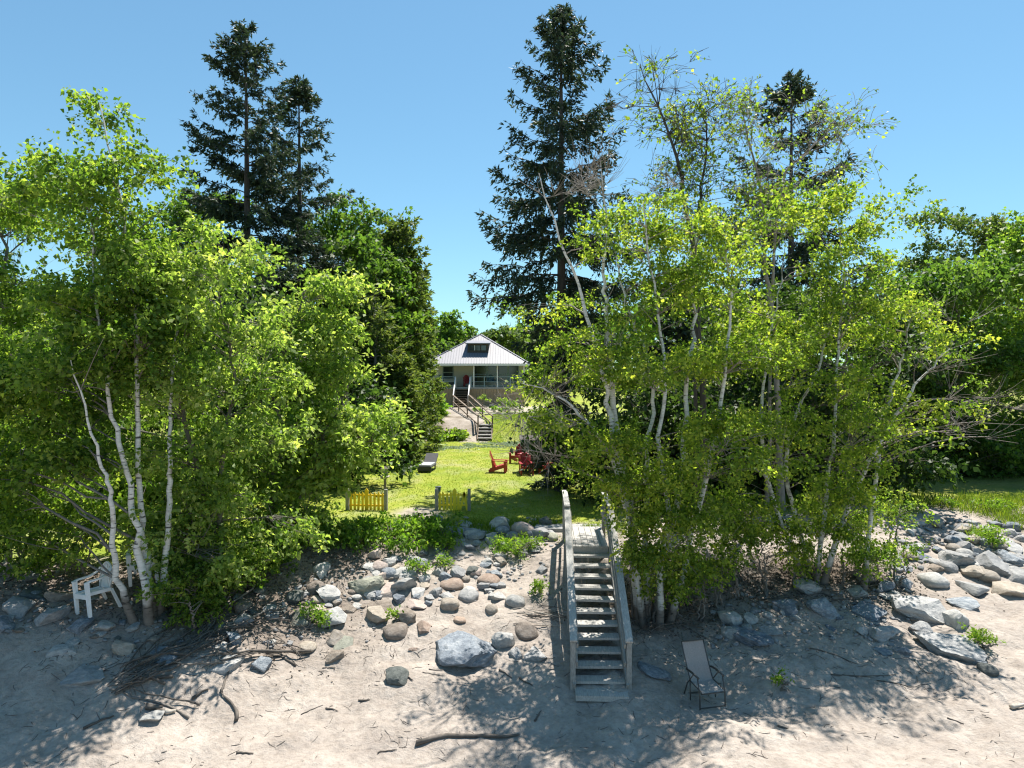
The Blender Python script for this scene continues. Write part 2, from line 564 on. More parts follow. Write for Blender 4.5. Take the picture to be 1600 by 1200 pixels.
# ------------------------------------------------------------------ the ground
def build_ground():
    xs = np.concatenate([-np.geomspace(420, 17, 26), np.arange(-16.4, 18.01, 0.085), np.geomspace(18.6, 420, 26)])
    ys = np.concatenate([np.linspace(-120, 7.5, 18), np.arange(8.2, 21.5, 0.085), np.arange(21.6, 62, 0.5), np.geomspace(63, 900, 26)])
    X, Y = np.meshgrid(xs, ys)
    Z = H(X, Y)
    t = bank_t(X, Y)
    n = vnoise(X * 0.9, Y * 0.9, 21) * 0.6 + vnoise(X * 3.1, Y * 3.1, 22) * 0.4
    grass = np.clip((t - 1.12 + (n - .5) * 0.45) / 0.12, 0, 1)
    # worn sandy path through the gap in the yellow fence
    path = np.exp(-(((X + 2.75) / 0.75) ** 2 + ((Y - 20.2) / 0.75) ** 2))
    grass *= 1 - np.clip(path * 1.6 - (n - .5), 0, 1) * 0.9
    # bare sandy slope under the cottage, beside the garden steps
    wedge = (X > -9) & (X < -1.45 - (Y - 41) * 0.10) & (Y > 39.2 + n * 1.6) & (Y < 57)
    grass = np.where(wedge, grass * 0.04, grass)
    bed = (X > -2.5) & (X < 4) & (Y > 49.5 + n) & (Y < 58)
    grass = np.where(bed, grass * 0.15, grass)
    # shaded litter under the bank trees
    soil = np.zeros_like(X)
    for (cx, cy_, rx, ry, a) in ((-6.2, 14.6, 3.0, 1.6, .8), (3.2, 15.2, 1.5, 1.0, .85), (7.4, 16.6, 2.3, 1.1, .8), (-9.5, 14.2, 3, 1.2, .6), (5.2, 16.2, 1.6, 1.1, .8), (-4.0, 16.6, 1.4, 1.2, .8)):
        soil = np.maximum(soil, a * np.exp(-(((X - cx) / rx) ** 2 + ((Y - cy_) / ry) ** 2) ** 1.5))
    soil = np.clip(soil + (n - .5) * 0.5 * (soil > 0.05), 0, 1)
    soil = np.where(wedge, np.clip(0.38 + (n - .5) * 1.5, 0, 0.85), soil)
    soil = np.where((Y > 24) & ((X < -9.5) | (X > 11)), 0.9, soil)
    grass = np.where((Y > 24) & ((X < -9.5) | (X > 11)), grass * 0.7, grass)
    ny, nx = X.shape
    idx = np.arange(nx * ny).reshape(ny, nx)
    Q = np.stack([idx[:-1, :-1], idx[:-1, 1:], idx[1:, 1:], idx[1:, :-1]], -1).reshape(-1, 4)
    V = np.stack([X, Y, Z], -1).reshape(-1, 3)
    qc = V[Q].mean(1)
    tq = bank_t(qc[:, 0], qc[:, 1])
    zones = {'beach': tq < 1.08, 'hill': (tq >= 1.08) & (qc[:, 1] > 39.6)}
    zones['lawn'] = ~zones['beach'] & ~zones['hill']
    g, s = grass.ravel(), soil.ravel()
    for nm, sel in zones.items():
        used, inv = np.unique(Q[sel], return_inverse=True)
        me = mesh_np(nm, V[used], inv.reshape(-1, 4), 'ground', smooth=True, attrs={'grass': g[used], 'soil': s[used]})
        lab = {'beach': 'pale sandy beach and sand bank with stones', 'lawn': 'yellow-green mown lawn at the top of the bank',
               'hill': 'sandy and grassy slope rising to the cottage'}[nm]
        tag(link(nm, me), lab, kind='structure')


build_ground()


# ------------------------------------------------------------------ trees
def spray_leaves(rng, T, Dirs, n, L, Wd, length, spread, droop, upbias, fold=0.25):
    """n leaves on short twiglets fanned around each target T (N,3)"""
    N = len(T)
    k = 4
    sub = norm(Dirs[:, None, :] + rng.normal(0, 0.75, (N, k, 3)) * np.array([1, 1, .7]))
    which = rng.integers(0, k, (N, n))
    d = np.take_along_axis(sub, which[:, :, None].repeat(3, 2), 1)
    u = rng.random((N, n, 1)) ** 0.8
    C = T[:, None, :] + d * u * length + rng.normal(0, spread, (N, n, 3))
    C[..., 2] -= (u[..., 0] ** 2) * droop * length
    ld = norm(d * 0.6 + rng.normal(0, 0.7, (N, n, 3)) + np.array([0, 0, -0.5 * (droop > 0)]))
    nn = norm(rng.normal(0, 0.75, (N, n, 3)) + np.array([0, 0, upbias]))
    sz = rng.uniform(0.5, 1.4, (N, n))
    sh = rng.normal(0, 0.20, (N, 1))
    ti = np.clip(0.45 + sh + rng.normal(0, 0.22, (N, n)), 0, 1)
    V, Q = leaves(C.reshape(-1, 3), ld.reshape(-1, 3), nn.reshape(-1, 3), (L * sz).ravel(), (Wd * sz).ravel(), fold)
    # twiglet centre lines
    P = np.stack([np.repeat(T[:, None], k, 1), T[:, None] + sub * length * .5,
                  T[:, None] + sub * length - np.array([0, 0, droop * length])], 2).reshape(-1, 3, 3)
    return V, Q, np.repeat(ti.ravel(), 4), P


def deciduous(name, label, cat, stems, lobes, leaf=(0.075, 0.055), n_leaf=34, mat='birch_leaf', bark='birch_bark',
              r0=0.09, seed=1, spray=0.42, group=None, droop=0.25, upbias=0.8, limb_r=0.02, tint_shift=0.0, spread=0.05, twiglets=True, clump=13, fill=1.0, twig_bark=None):
    """stems: list of (list of world points, base radius); lobes: (px,py,d,rx,ry,n[,rd])"""
    rng = np.random.default_rng(seed)
    base = np.array(stems[0][0][0], float)
    root = empty(name, base, label, cat, group)
    pool = []; pr = []
    for pts, rb in stems:
        K = 26
        C = resample(pts, K)
        tt = np.linspace(0, 1, K)
        C[2:-1] += rng.normal(0, 0.018 + 0.12 * rb, (K - 3, 3)) * np.array([1, 1, 0.2])
        R = rb * (1 - tt) ** 0.8 * (1 + 0.75 * np.exp(-tt * 22)) + 0.008
        V, Q = tubes((C - base)[None], R[None], 9)
        link('trunk', mesh_np('trunk', V, Q, bark, smooth=True), root)
        pool.append(C[4:]); pr.append(R[4:])
    pool = np.vstack(pool); pr = np.concatenate(pr)
    T = []; LT = []; leafy = []
    for lo in lobes:
        px, py, d, rx, ry, n = lo[:6]
        bare = n < 0
        n = -n if bare else max(4, int(n * fill))
        c = W(px, py, d)
        rxm = rx / IMG_F * d; rzm = ry / IMG_F * d
        rd = lo[6] if len(lo) > 6 else 0.85 * max(rxm, rzm * 0.7)
        nc = max(2, n // clump)                                # sprays gather into clumps with gaps between
        v = norm(rng.normal(0, 1, (nc, 3))) * (rng.random((nc, 1)) ** 0.40)
        cc = c + v * np.array([rxm, rd, rzm])
        sg = 0.62 * (rxm * rd * rzm / nc) ** (1 / 3)
        p = cc[rng.integers(0, nc, n)] + rng.normal(0, 1, (n, 3)) * sg * np.array([1.15, 1.15, 0.42])
        T.append(p); leafy.append(np.full(n, not bare))
        m = max(1, n // 24)
        LT.append(p[rng.choice(n, m, replace=False)] * 0.75 + c * 0.25)
    T = np.vstack(T); LT = np.vstack(LT); leafy = np.concatenate(leafy)
    # keep leaves above the ground
    gz = H(T[:, 0], T[:, 1]) + 0.12
    T[:, 2] = np.maximum(T[:, 2], gz + rng.random(len(T)) * 0.15)

    def attach(tg, pl):
        dist = np.linalg.norm(tg[:, None] - pl[None], axis=2)
        cost = dist + 1.3 * np.maximum(0, pl[None, :, 2] - tg[:, None, 2] + 0.25 * dist)
        return (cost * rng.uniform(1, 1.5, cost.shape)).argmin(1)

    allP = []; allR = []
    ia = attach(LT, pool)
    A = pool[ia]; K = 8
    s = np.linspace(0, 1, K)[None, :, None]
    D = LT - A; ln = np.linalg.norm(D, axis=1)[:, None, None]
    mid = A + D * 0.5 + np.array([0, 0, 1]) * ln[:, 0] * 0.13 + rng.normal(0, 0.07, A.shape) * ln[:, 0]
    P = (1 - s) ** 2 * A[:, None] + 2 * s * (1 - s) * mid[:, None] + s * s * LT[:, None]
    P[:, 1:-1] += rng.normal(0, 0.012, P[:, 1:-1].shape) * ln
    rb = np.minimum(pr[ia] * 0.6, limb_r + 0.006 * ln[:, 0, 0])
    Rl = rb[:, None] * (1 - 0.72 * np.linspace(0, 1, K)[None])
    Vl, Ql = tubes(P - base, Rl, 5)
    pool2 = np.vstack([pool, P[:, 3:].reshape(-1, 3)])
    pr2 = np.concatenate([pr, Rl[:, 3:].ravel()])
    ib = attach(T, pool2)
    A = pool2[ib]; K = 5
    s = np.linspace(0, 1, K)[None, :, None]
    D = T - A; ln = np.linalg.norm(D, axis=1)[:, None, None]
    mid = A + D * 0.5 + np.array([0, 0, 1]) * ln[:, 0] * 0.1 + rng.normal(0, 0.06, A.shape) * ln[:, 0]
    P = (1 - s) ** 2 * A[:, None] + 2 * s * (1 - s) * mid[:, None] + s * s * T[:, None]
    rb = np.minimum(pr2[ib] * 0.7, 0.006 + 0.004 * ln[:, 0, 0] + 0.08 * leaf[0])
    Rt = rb[:, None] * (1 - 0.6 * np.linspace(0, 1, K)[None])
    Vt, Qt = tubes(P - base, Rt, 3)
    dirs = norm(norm(D) + np.array([0, 0, 0.15]))
    Vf, Qf, ti, PT = spray_leaves(rng, T[leafy], dirs[leafy], n_leaf, leaf[0], leaf[1], spray, spread, droop, upbias)
    ti = np.clip(ti + tint_shift, 0, 1)
    parts = [(Vl, Ql), (Vt, Qt)]
    if twiglets:
        Vw, Qw = tubes(PT - base, np.full(PT.shape[:2], 0.05 * leaf[0] + 0.0012), 3)
        parts.append((Vw, Qw))
    if not leafy.all():
        if True:
            tb = np.repeat(T[~leafy], 5, 0); db = norm(np.repeat(dirs[~leafy], 5, 0) + rng.normal(0, .45, (len(tb), 3)))
            lb = rng.uniform(.3, .8, (len(tb), 1))
            PB = np.stack([tb - np.repeat(dirs[~leafy], 5, 0) * .1, tb + db * lb * .5, tb + db * lb + np.array([0, 0, .05])], 1)
            Vw, Qw = tubes(PB - base, np.array([[.005, .004, .002]]).repeat(len(PB), 0), 3)
            parts.append((Vw, Qw))
    o = 0; VV = []; QQ = []
    for v, q in parts:
        VV.append(v); QQ.append(q + o); o += len(v)
    link('branches', mesh_np('branches', np.vstack(VV), np.vstack(QQ), twig_bark or ('pale_bark' if bark == 'birch_bark' else bark), smooth=True), root)
    link('crown', mesh_np('crown', Vf - base, Qf, mat, tint=ti), root)
    TRI[0] += 2 * (len(Qf) + o)
    return root


def stem_px(pts, r, d0, d1):
    """stem through photo pixels, depth running from d0 at the foot to d1 at the tip; foot set on the ground"""
    n = len(pts)
    out = [W(x, y, d0 + (d1 - d0) * i / (n - 1)) for i, (x, y) in enumerate(pts)]
    f = out[0]
    out[0] = np.array([f[0], f[1], Hs(f[0], f[1]) - 0.12])
    return (out, r)


def conifer(name, label, top, d, radius, seed, base_z=None, mat='spruce_needle', bark='dark_bark', group=None,
            n_whorl=34, per=7, first=0.08, blade=(0.17, 0.035), dense=1.0, droop=0.5, profile=0.85, bare=0.0, curtain=0.35, holes=0.0, lean=0.0, skirt=None):
    rng = np.random.default_rng(seed)
    tp = W(top[0], top[1], d)
    bz = Hs(tp[0], d) - 0.15
    base = np.array([tp[0] + lean, d, bz])
    Ht = tp[2] - bz
    root = empty(name, base, label, 'spruce tree' if 'spruce' in name else 'cedar tree', group)
    K = 20
    t = np.linspace(0, 1, K)
    C = np.zeros((K, 3)); C[:, 2] = t * Ht; C[:, 0] = -lean * t + np.cumsum(rng.normal(0, 0.015, K)) * 0.5
    R = 0.014 * Ht * (1 - t) ** 0.9 + 0.012
    V, Q = tubes(C[None], R[None], 9)
    link('trunk', mesh_np('trunk', V, Q, bark, smooth=True), root)
    # branches
    hs = []; 
    w = np.linspace(0, 1, n_whorl)
    w = first + (1 - first) * w ** 0.9
    if 'spruce' in name:
        w = np.concatenate([w[w < .93], np.linspace(.93, .993, 6)])
    bs = []
    for h in w:
        k = max(4, int(per * (1 - 0.40 * h)))
        a0 = rng.random() * 6.28
        for j in range(k):
            if rng.random() < holes: continue
            a = a0 + j * 2 * math.pi / k + rng.normal(0, 0.25)
            hh = h + rng.normal(0, 0.45 / n_whorl)
            if hh > 0.997: hh = 0.997
            f = 1 - hh
            L = radius * (f ** profile) * rng.uniform(*((0.45, 1.35) if 'cedar' in mat else (0.84, 1.12))) * (0.72 + 0.28 * min(1, hh / (first + 0.14))) + 0.14
            if skirt:
                L *= skirt[1] + (1 - skirt[1]) * min(1, max(0, (hh - skirt[0]) / .13))
            bs.append((hh, a, L))
    bs = np.array(bs)
    hh, a, L = bs.T
    K = 9
    s = np.linspace(0, 1, K)
    rise0 = (hh - 0.42) * 1.2 + 0.12
    out = np.stack([np.cos(a), np.sin(a)], -1)
    P = np.zeros((len(bs), K, 3))
    horiz = s[None] * L[:, None]
    P[:, :, :2] = out[:, None, :] * horiz[..., None]
    P[:, :, 0] += np.interp(hh * Ht, C[:, 2], C[:, 0])[:, None]
    dz = L[:, None] * (rise0[:, None] * s[None] - droop * (1 - 0.6 * hh[:, None]) * s[None] ** 1.5 + 0.42 * (1 - 0.5 * hh[:, None]) * s[None] ** 3.2)
    P[:, :, 2] = hh[:, None] * Ht + dz
    P[:, 2:, :] += rng.normal(0, 0.02, (len(bs), K - 2, 3)) * L[:, None, None]
    P[:, :, 2] = np.maximum(P[:, :, 2], 0.35)
    Rb = (0.007 * L + 0.010)[:, None] * (1 - 0.8 * s[None])
    Vb, Qb = tubes(P, Rb, 4)
    # branchlets along each branch
    TT = []; DD = []; LL = []
    for i in range(len(bs)):
        m = max(6, int(dense * (8 + L[i] * 12.5)))
        u = rng.uniform(0.12 + bare, 1.0, m)
        x = u * (K - 1); i0 = np.minimum(x.astype(int), K - 2); f = (x - i0)[:, None]
        p = P[i, i0] * (1 - f) + P[i, i0 + 1] * f
        ax = norm(P[i, i0 + 1] - P[i, i0])
        side = norm(np.cross(ax, [0, 0, 1.0])) * np.where(rng.random((m, 1)) < .5, 1, -1)
        ll = (0.2 + 0.30 * L[i] * (1 - u) * (0.35 + u)) * rng.uniform(0.7, 1.25, m)
        dd = norm(ax * rng.uniform(.5, 1.0, (m, 1)) + side * rng.uniform(.3, 1.0, (m, 1)) + np.array([0, 0, -1.0]) * rng.uniform(curtain * .3, curtain * 1.6, (m, 1)))
        TT.append(p); DD.append(dd); LL.append(ll)
    TT = np.vstack(TT); DD = np.vstack(DD); LL = np.concatenate(LL)
    # blades: short needle brushes along each branchlet
    nb = np.maximum(4, (LL / blade[0] * 4.6).astype(int))
    rep = np.repeat(np.arange(len(TT)), nb)
    u = rng.random(len(rep))
    Cc = TT[rep] + DD[rep] * (u * LL[rep])[:, None] + rng.normal(0, 0.012, (len(rep), 3))
    Cc[:, 2] -= (u * u) * LL[rep] * curtain * 0.5
    ld = norm(DD[rep] * 0.9 + rng.normal(0, 0.5, (len(rep), 3)))
    nn = norm(rng.normal(0, 0.7, (len(rep), 3)) + np.array([0, 0, 0.6]))
    sz = rng.uniform(0.7, 1.25, len(rep))
    Vf, Qf = leaves(Cc, ld, nn, blade[0] * 1.08 * sz, blade[1] * 1.3 * sz, 0.2)
    Vf[:, 2] = np.maximum(Vf[:, 2], 0.2)
    ti = np.clip(0.42 + 0.16 * (u - .5) + rng.normal(0, 0.12, len(TT))[rep] + rng.normal(0, 0.14, len(rep)), 0, 1)
    Vw, Qw = tubes(np.stack([TT, TT + DD * LL[:, None]], 1)[::2], np.full(((len(TT) + 1) // 2, 2), 0.004), 3)
    link('branches', mesh_np('branches', np.vstack([Vb, Vw]), np.vstack([Qb, Qw + len(Vb)]), bark, smooth=True), root)
    link('crown', mesh_np('crown', Vf, Qf, mat, tint=np.repeat(ti, 4)), root)
    TRI[0] += 2 * (len(Qf) + len(Qb) + len(Qw))
    return root


def bush(name, label, blobs, n, leaf, mat, seed, cat='shrub', group=None, n_leaf=26, spray=0.25, bark='grey_bark', droop=0.15, upbias=0.7, tint_shift=0.0):
    """low plant: stems fan up from the ground under it; blobs as lobes of (px,py,d,rx,ry)"""
    rng = np.random.default_rng(seed)
    lobes = []
    area = sum(b[3] * b[4] for b in blobs)
    stems = []
    for b in blobs:
        lobes.append(tuple(b[:5]) + (max(3, int(n * b[3] * b[4] / area)),) + tuple(b[5:6]))
        c = W(b[0], b[1], b[2])
        g = np.array([c[0], b[2], Hs(c[0], b[2]) - 0.08])
        for k in range(2):
            e = c + rng.normal(0, 0.12, 3)
            e[2] = max(e[2], g[2] + 0.25)
            m = (g + e) / 2 + np.array([rng.normal(0, .05), rng.normal(0, .05), 0.05])
            stems.append(([g + np.array([rng.normal(0, .06), rng.normal(0, .06), 0]), m, e], 0.018))
    return deciduous(name, label, cat, stems, lobes, leaf, n_leaf, mat, bark, seed=seed, spray=spray, group=group, droop=droop,
                     upbias=upbias, limb_r=0.008, tint_shift=tint_shift, spread=0.03, twiglets=False)


def build_trees():
    D = 13.3
    # ---------------- left bank: white birch clump beside the plastic chair
    deciduous('birch_tree', 'white-barked birch clump with several stems beside the white plastic chair', 'birch tree',
              [stem_px([(235, 968), (222, 880), (207, 800), (200, 750), (185, 680), (172, 620), (160, 540), (150, 440), (140, 330)], 0.063, D, D - .3),
               stem_px([(240, 962), (226, 860), (220, 790), (215, 675), (213, 550), (205, 420), (180, 280), (155, 160)], 0.059, D + .2, D),
               stem_px([(212, 955), (182, 900), (178, 830), (172, 775), (160, 735), (140, 660), (110, 560)], 0.056, D, D - .8),
               stem_px([(247, 940), (262, 850), (268, 760), (266, 717), (265, 620), (275, 520), (290, 420)], 0.059, D + .3, D + .6)],
              [(50, 350, D + .9, 85, 70, 190), (150, 320, D - .1, 85, 75, 220), (205, 245, D - .1, 45, 45, 60), (145, 195, D + .9, 32, 42, 42),
               (90, 262, D + .9, 50, 32, 40), (30, 480, D + .9, 100, 85, 260), (140, 450, D - .3, 100, 80, 300), (235, 370, D + .9, 50, 60, 90),
               (50, 610, D + .2, 110, 75, 380), (150, 570, D - .3, 80, 60, 130), (165, 610, D + .9, 90, 80, 120), (15, 730, D + .3, 100, 70, 320), (95, 690, D + .2, 70, 60, 220),
               (120, 800, D + .8, 60, 40, 80), (40, 830, D + .6, 80, 40, 110), (255, 520, D + .3, 60, 70, 110)],
              (0.092, 0.068), 40, 'green_leaf', fill=.46, clump=20, twiglets=False, limb_r=.008, twig_bark='grey_bark', seed=3, spray=.4, tint_shift=0.03)
    # ---------------- left bank: Manitoba maple with pale seed clusters
    D = 14.0
    deciduous('box_elder_tree', 'pale yellow-green leafy tree with hanging seed clusters behind the birch stems by the plastic chair', 'tree',
              [stem_px([(345, 885), (330, 800), (300, 700), (288, 640), (275, 560), (265, 480)], .06, D + .9, D + .2),
               stem_px([(350, 885), (345, 790), (350, 690), (365, 600), (350, 500), (330, 420)], .055, D + .9, D + .3)],
              [(190, 430, D - .2, 80, 32, 110), (290, 415, D, 90, 40, 150), (350, 395, D, 42, 32, 50), (330, 505, D, 80, 48, 190), (215, 510, D - .3, 80, 42, 130), (130, 470, D, 50, 40, 60),
               (310, 600, D + .4, 85, 50, 170), (375, 590, D + .3, 50, 60, 100), (235, 600, D + 1.2, 60, 40, 60), (310, 720, D + .6, 70, 50, 130), (375, 700, D + .5, 60, 55, 120),
               (330, 810, D + .5, 80, 45, 150), (400, 790, D + .8, 60, 50, 120), (355, 880, D + .3, 70, 30, 80)],
              (0.11, 0.064), 38, 'bright_leaf', 'grey_bark', fill=.52, twiglets=False, clump=22, seed=5, spray=.45, tint_shift=0.05, droop=.35)
    D = 17.8
    deciduous('maple_tree', 'bright feathery young maple standing between the dark spruces and the bank shrubs', 'maple tree',
              [stem_px([(430, 850), (425, 760), (440, 680), (430, 590), (460, 500), (480, 450)], .10, D, D),
               stem_px([(435, 850), (470, 770), (500, 700), (530, 640), (545, 600)], .075, D, D + .3)],
              [(495, 458, D, 50, 28, 70), (440, 500, D, 75, 38, 130), (515, 520, D, 40, 30, 60), (420, 570, D, 80, 45, 150), (500, 580, D, 55, 40, 100),
               (440, 650, D, 90, 45, 170), (545, 640, D, 50, 35, 80), (500, 700, D, 80, 45, 150), (560, 690, D, 42, 32, 70), (420, 740, D, 80, 50, 150),
               (475, 765, D, 50, 30, 70), (420, 820, D - .3, 70, 35, 90)],
              (0.125, 0.075), 38, 'bright_leaf', 'grey_bark', fill=.6, twiglets=False, clump=22, seed=6, spray=.5, tint_shift=0.10, droop=.4, upbias=1.1)
    # ---------------- the far-left edge
    D = 21
    deciduous('aspen_tree', 'broad green tree at the edge of the yard beyond the birch clump', 'tree',
              [stem_px([(20, 800), (15, 600), (10, 450), (0, 330)], .16, D, D)],
              [(-10, 320, D, 60, 70, 130), (-20, 450, D, 90, 80, 170), (40, 560, D, 90, 80, 170), (20, 700, D, 100, 80, 190), (140, 660, D, 80, 80, 130),
               (230, 720, D, 70, 70, 110), (330, 700, D, 70, 60, 110), (120, 780, D, 90, 40, 110)],
              (0.14, 0.10), 30, 'green_leaf', 'grey_bark', seed=8, spray=.55, twiglets=False)
    # ---------------- dark maples behind
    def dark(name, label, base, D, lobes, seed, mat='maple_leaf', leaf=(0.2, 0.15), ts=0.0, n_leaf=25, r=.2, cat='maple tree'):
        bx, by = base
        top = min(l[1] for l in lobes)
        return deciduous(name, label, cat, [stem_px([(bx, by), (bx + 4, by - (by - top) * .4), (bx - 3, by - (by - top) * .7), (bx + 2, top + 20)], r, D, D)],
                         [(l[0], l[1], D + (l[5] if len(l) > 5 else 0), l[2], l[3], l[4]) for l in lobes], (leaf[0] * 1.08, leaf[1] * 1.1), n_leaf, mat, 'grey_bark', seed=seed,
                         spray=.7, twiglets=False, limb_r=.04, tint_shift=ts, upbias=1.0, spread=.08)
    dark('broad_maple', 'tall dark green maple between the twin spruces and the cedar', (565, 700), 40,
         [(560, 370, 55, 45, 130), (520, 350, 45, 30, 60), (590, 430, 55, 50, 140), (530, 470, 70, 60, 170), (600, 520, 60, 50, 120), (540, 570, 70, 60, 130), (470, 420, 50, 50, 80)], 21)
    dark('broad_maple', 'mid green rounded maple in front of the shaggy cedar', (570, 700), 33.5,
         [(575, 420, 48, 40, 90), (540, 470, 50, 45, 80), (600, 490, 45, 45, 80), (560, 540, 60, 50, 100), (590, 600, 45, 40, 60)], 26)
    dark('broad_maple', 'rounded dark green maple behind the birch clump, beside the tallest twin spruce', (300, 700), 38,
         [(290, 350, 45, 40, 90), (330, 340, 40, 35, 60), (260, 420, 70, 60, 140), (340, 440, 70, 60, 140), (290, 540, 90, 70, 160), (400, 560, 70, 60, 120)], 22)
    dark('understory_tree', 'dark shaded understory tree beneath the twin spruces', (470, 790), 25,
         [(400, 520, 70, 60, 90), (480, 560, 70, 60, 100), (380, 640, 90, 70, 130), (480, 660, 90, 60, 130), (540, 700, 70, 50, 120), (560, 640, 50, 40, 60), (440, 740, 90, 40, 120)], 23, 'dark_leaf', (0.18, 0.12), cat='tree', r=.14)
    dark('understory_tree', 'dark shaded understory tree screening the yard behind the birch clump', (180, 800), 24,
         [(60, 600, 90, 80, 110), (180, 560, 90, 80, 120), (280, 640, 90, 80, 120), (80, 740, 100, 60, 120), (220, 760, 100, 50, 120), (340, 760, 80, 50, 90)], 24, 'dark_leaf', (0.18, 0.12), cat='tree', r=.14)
    # ---------------- spruces
    conifer('spruce_tree', 'tallest of the twin spruces, dark with upswept tiers of branches', (383, 44), 32, 5.2, 31, n_whorl=27, per=7, blade=(.2, .055), dense=1.15, droop=.6, holes=.06, profile=.66, curtain=.5)
    conifer('spruce_tree', 'shorter narrow spruce leaning on the tallest twin spruce', (467, 129), 35, 4.6, 32, n_whorl=24, per=6, blade=(.2, .055), dense=1.1, droop=.55, holes=.10, profile=.70, curtain=.45)
    conifer('spruce_tree', 'massive dark spruce towering behind the beach stairs', (877, 20), 24, 4.6, 33, n_whorl=30, per=7, blade=(.17, .045), dense=1.15, droop=.7, curtain=.75, holes=.05, first=.06, profile=.68, skirt=(.31, .30))
    conifer('spruce_tree', 'spruce with dark trunk showing through the thin leafy crown of the bank birches', (1237, 124), 29, 5.8, 34, n_whorl=24, per=7, blade=(.18, .05), dense=1.0, droop=.6, holes=.12, profile=.72, curtain=.5)
    conifer('spruce_tree', 'low dense dark spruce filling the gap behind the bank birches', (1060, 430), 25, 3.2, 35, n_whorl=22, per=8, blade=(.22, .08), dense=.5, droop=.5, first=.03)
    # ---------------- cedars down the lawn's left side
    cg = 'cedars lining the lawn'
    conifer('cedar_tree', 'tall olive-green cedar, tallest of those lining the lawn', (624, 356), 36, 2.0, 41, mat='cedar_leaf', bark='grey_bark', n_whorl=38, per=9, first=.03, blade=(.2, .075), dense=.95, droop=.35, profile=.36, curtain=.35, group=cg)
    conifer('cedar_tree', 'slender olive-green cedar nearest the cottage', (652, 425), 42, 1.2, 42, mat='cedar_leaf', bark='grey_bark', n_whorl=34, per=8, first=.03, blade=(.22, .07), dense=1.2, droop=.3, profile=.5, group=cg)
    conifer('cedar_tree', 'short bushy cedar beside the dark sun lounger on the lawn', (622, 565), 30, 1.05, 43, mat='cedar_leaf', bark='grey_bark', n_whorl=28, per=9, first=.02, blade=(.16, .06), dense=1.05, droop=.3, profile=.4, group=cg)
    conifer('cedar_tree', 'dark-based cedar with dead grey lower branches behind the birdhouse post', (585, 470), 31, 2.0, 44, mat='cedar_leaf', bark='pale_bark', n_whorl=30, per=8, first=.02, blade=(.18, .055), dense=.9, droop=.35, profile=.5, holes=.25, group=cg)
    conifer('cedar_tree', 'broad shaggy cedar between the dark maple and the tallest cedar', (596, 400), 38, 2.5, 45, mat='cedar_leaf', bark='grey_bark', n_whorl=30, per=9, first=.03, blade=(.22, .08), dense=1.0, droop=.35, profile=.45, group=cg)
    # ---------------- far trees behind the cottage
    dark('far_tree', 'hazy green tree on the skyline behind the cedar and cottage roof', (705, 610), 78, [(700, 520, 28, 28, 90), (712, 545, 22, 20, 50), (690, 560, 25, 25, 50)], 51, 'maple_leaf', (.36, .26), cat='tree')
    dark('far_tree', 'pale green tree rising right behind the cottage roof peak', (770, 610), 82, [(775, 528, 28, 16, 60), (750, 535, 22, 12, 34), (800, 540, 30, 22, 60)], 52, 'far_leaf', (.36, .26), cat='tree')
    dark('far_tree', 'dark conical tree on the skyline beside the cottage roof', (688, 610), 70, [(688, 560, 14, 30, 60), (686, 540, 9, 16, 24)], 53, 'dark_leaf', (.3, .2), cat='tree')
    rng = np.random.default_rng(99)                      # the far wood closing the horizon, one mass of leaves
    n = 28000
    X = rng.uniform(-130, 130, n); Y = rng.uniform(92, 112, n)
    top = 4.5 + 5.5 * vnoise(X * .09, X * 0 + 3.0, 60) + 3.0 * vnoise(X * .33, X * 0 + 9.0, 61)
    top = top + 3.5 * np.clip((np.abs(X + 2) - 12) / 20, 0, 1)
    Z = H(X, Y) + top * rng.random(n) ** .6
    V, Q = leaves(np.column_stack([X, Y, Z]), norm(rng.normal(0, 1, (n, 3))), norm(rng.normal(0, .7, (n, 3)) + np.array([0, 0, .8])), rng.uniform(.8, 1.6, n), rng.uniform(.6, 1.2, n))
    ti = np.clip(.4 + .5 * (vnoise(X * .22, X * 0, 62) - .5) + rng.normal(0, .15, n), 0, 1)
    tag(link('distant_woods', mesh_np('distant_woods', V, Q, 'maple_leaf', tint=np.repeat(ti, 4))), 'distant green woods behind the cottage', kind='stuff')
    # ---------------- right bank birches
    D = 14.6
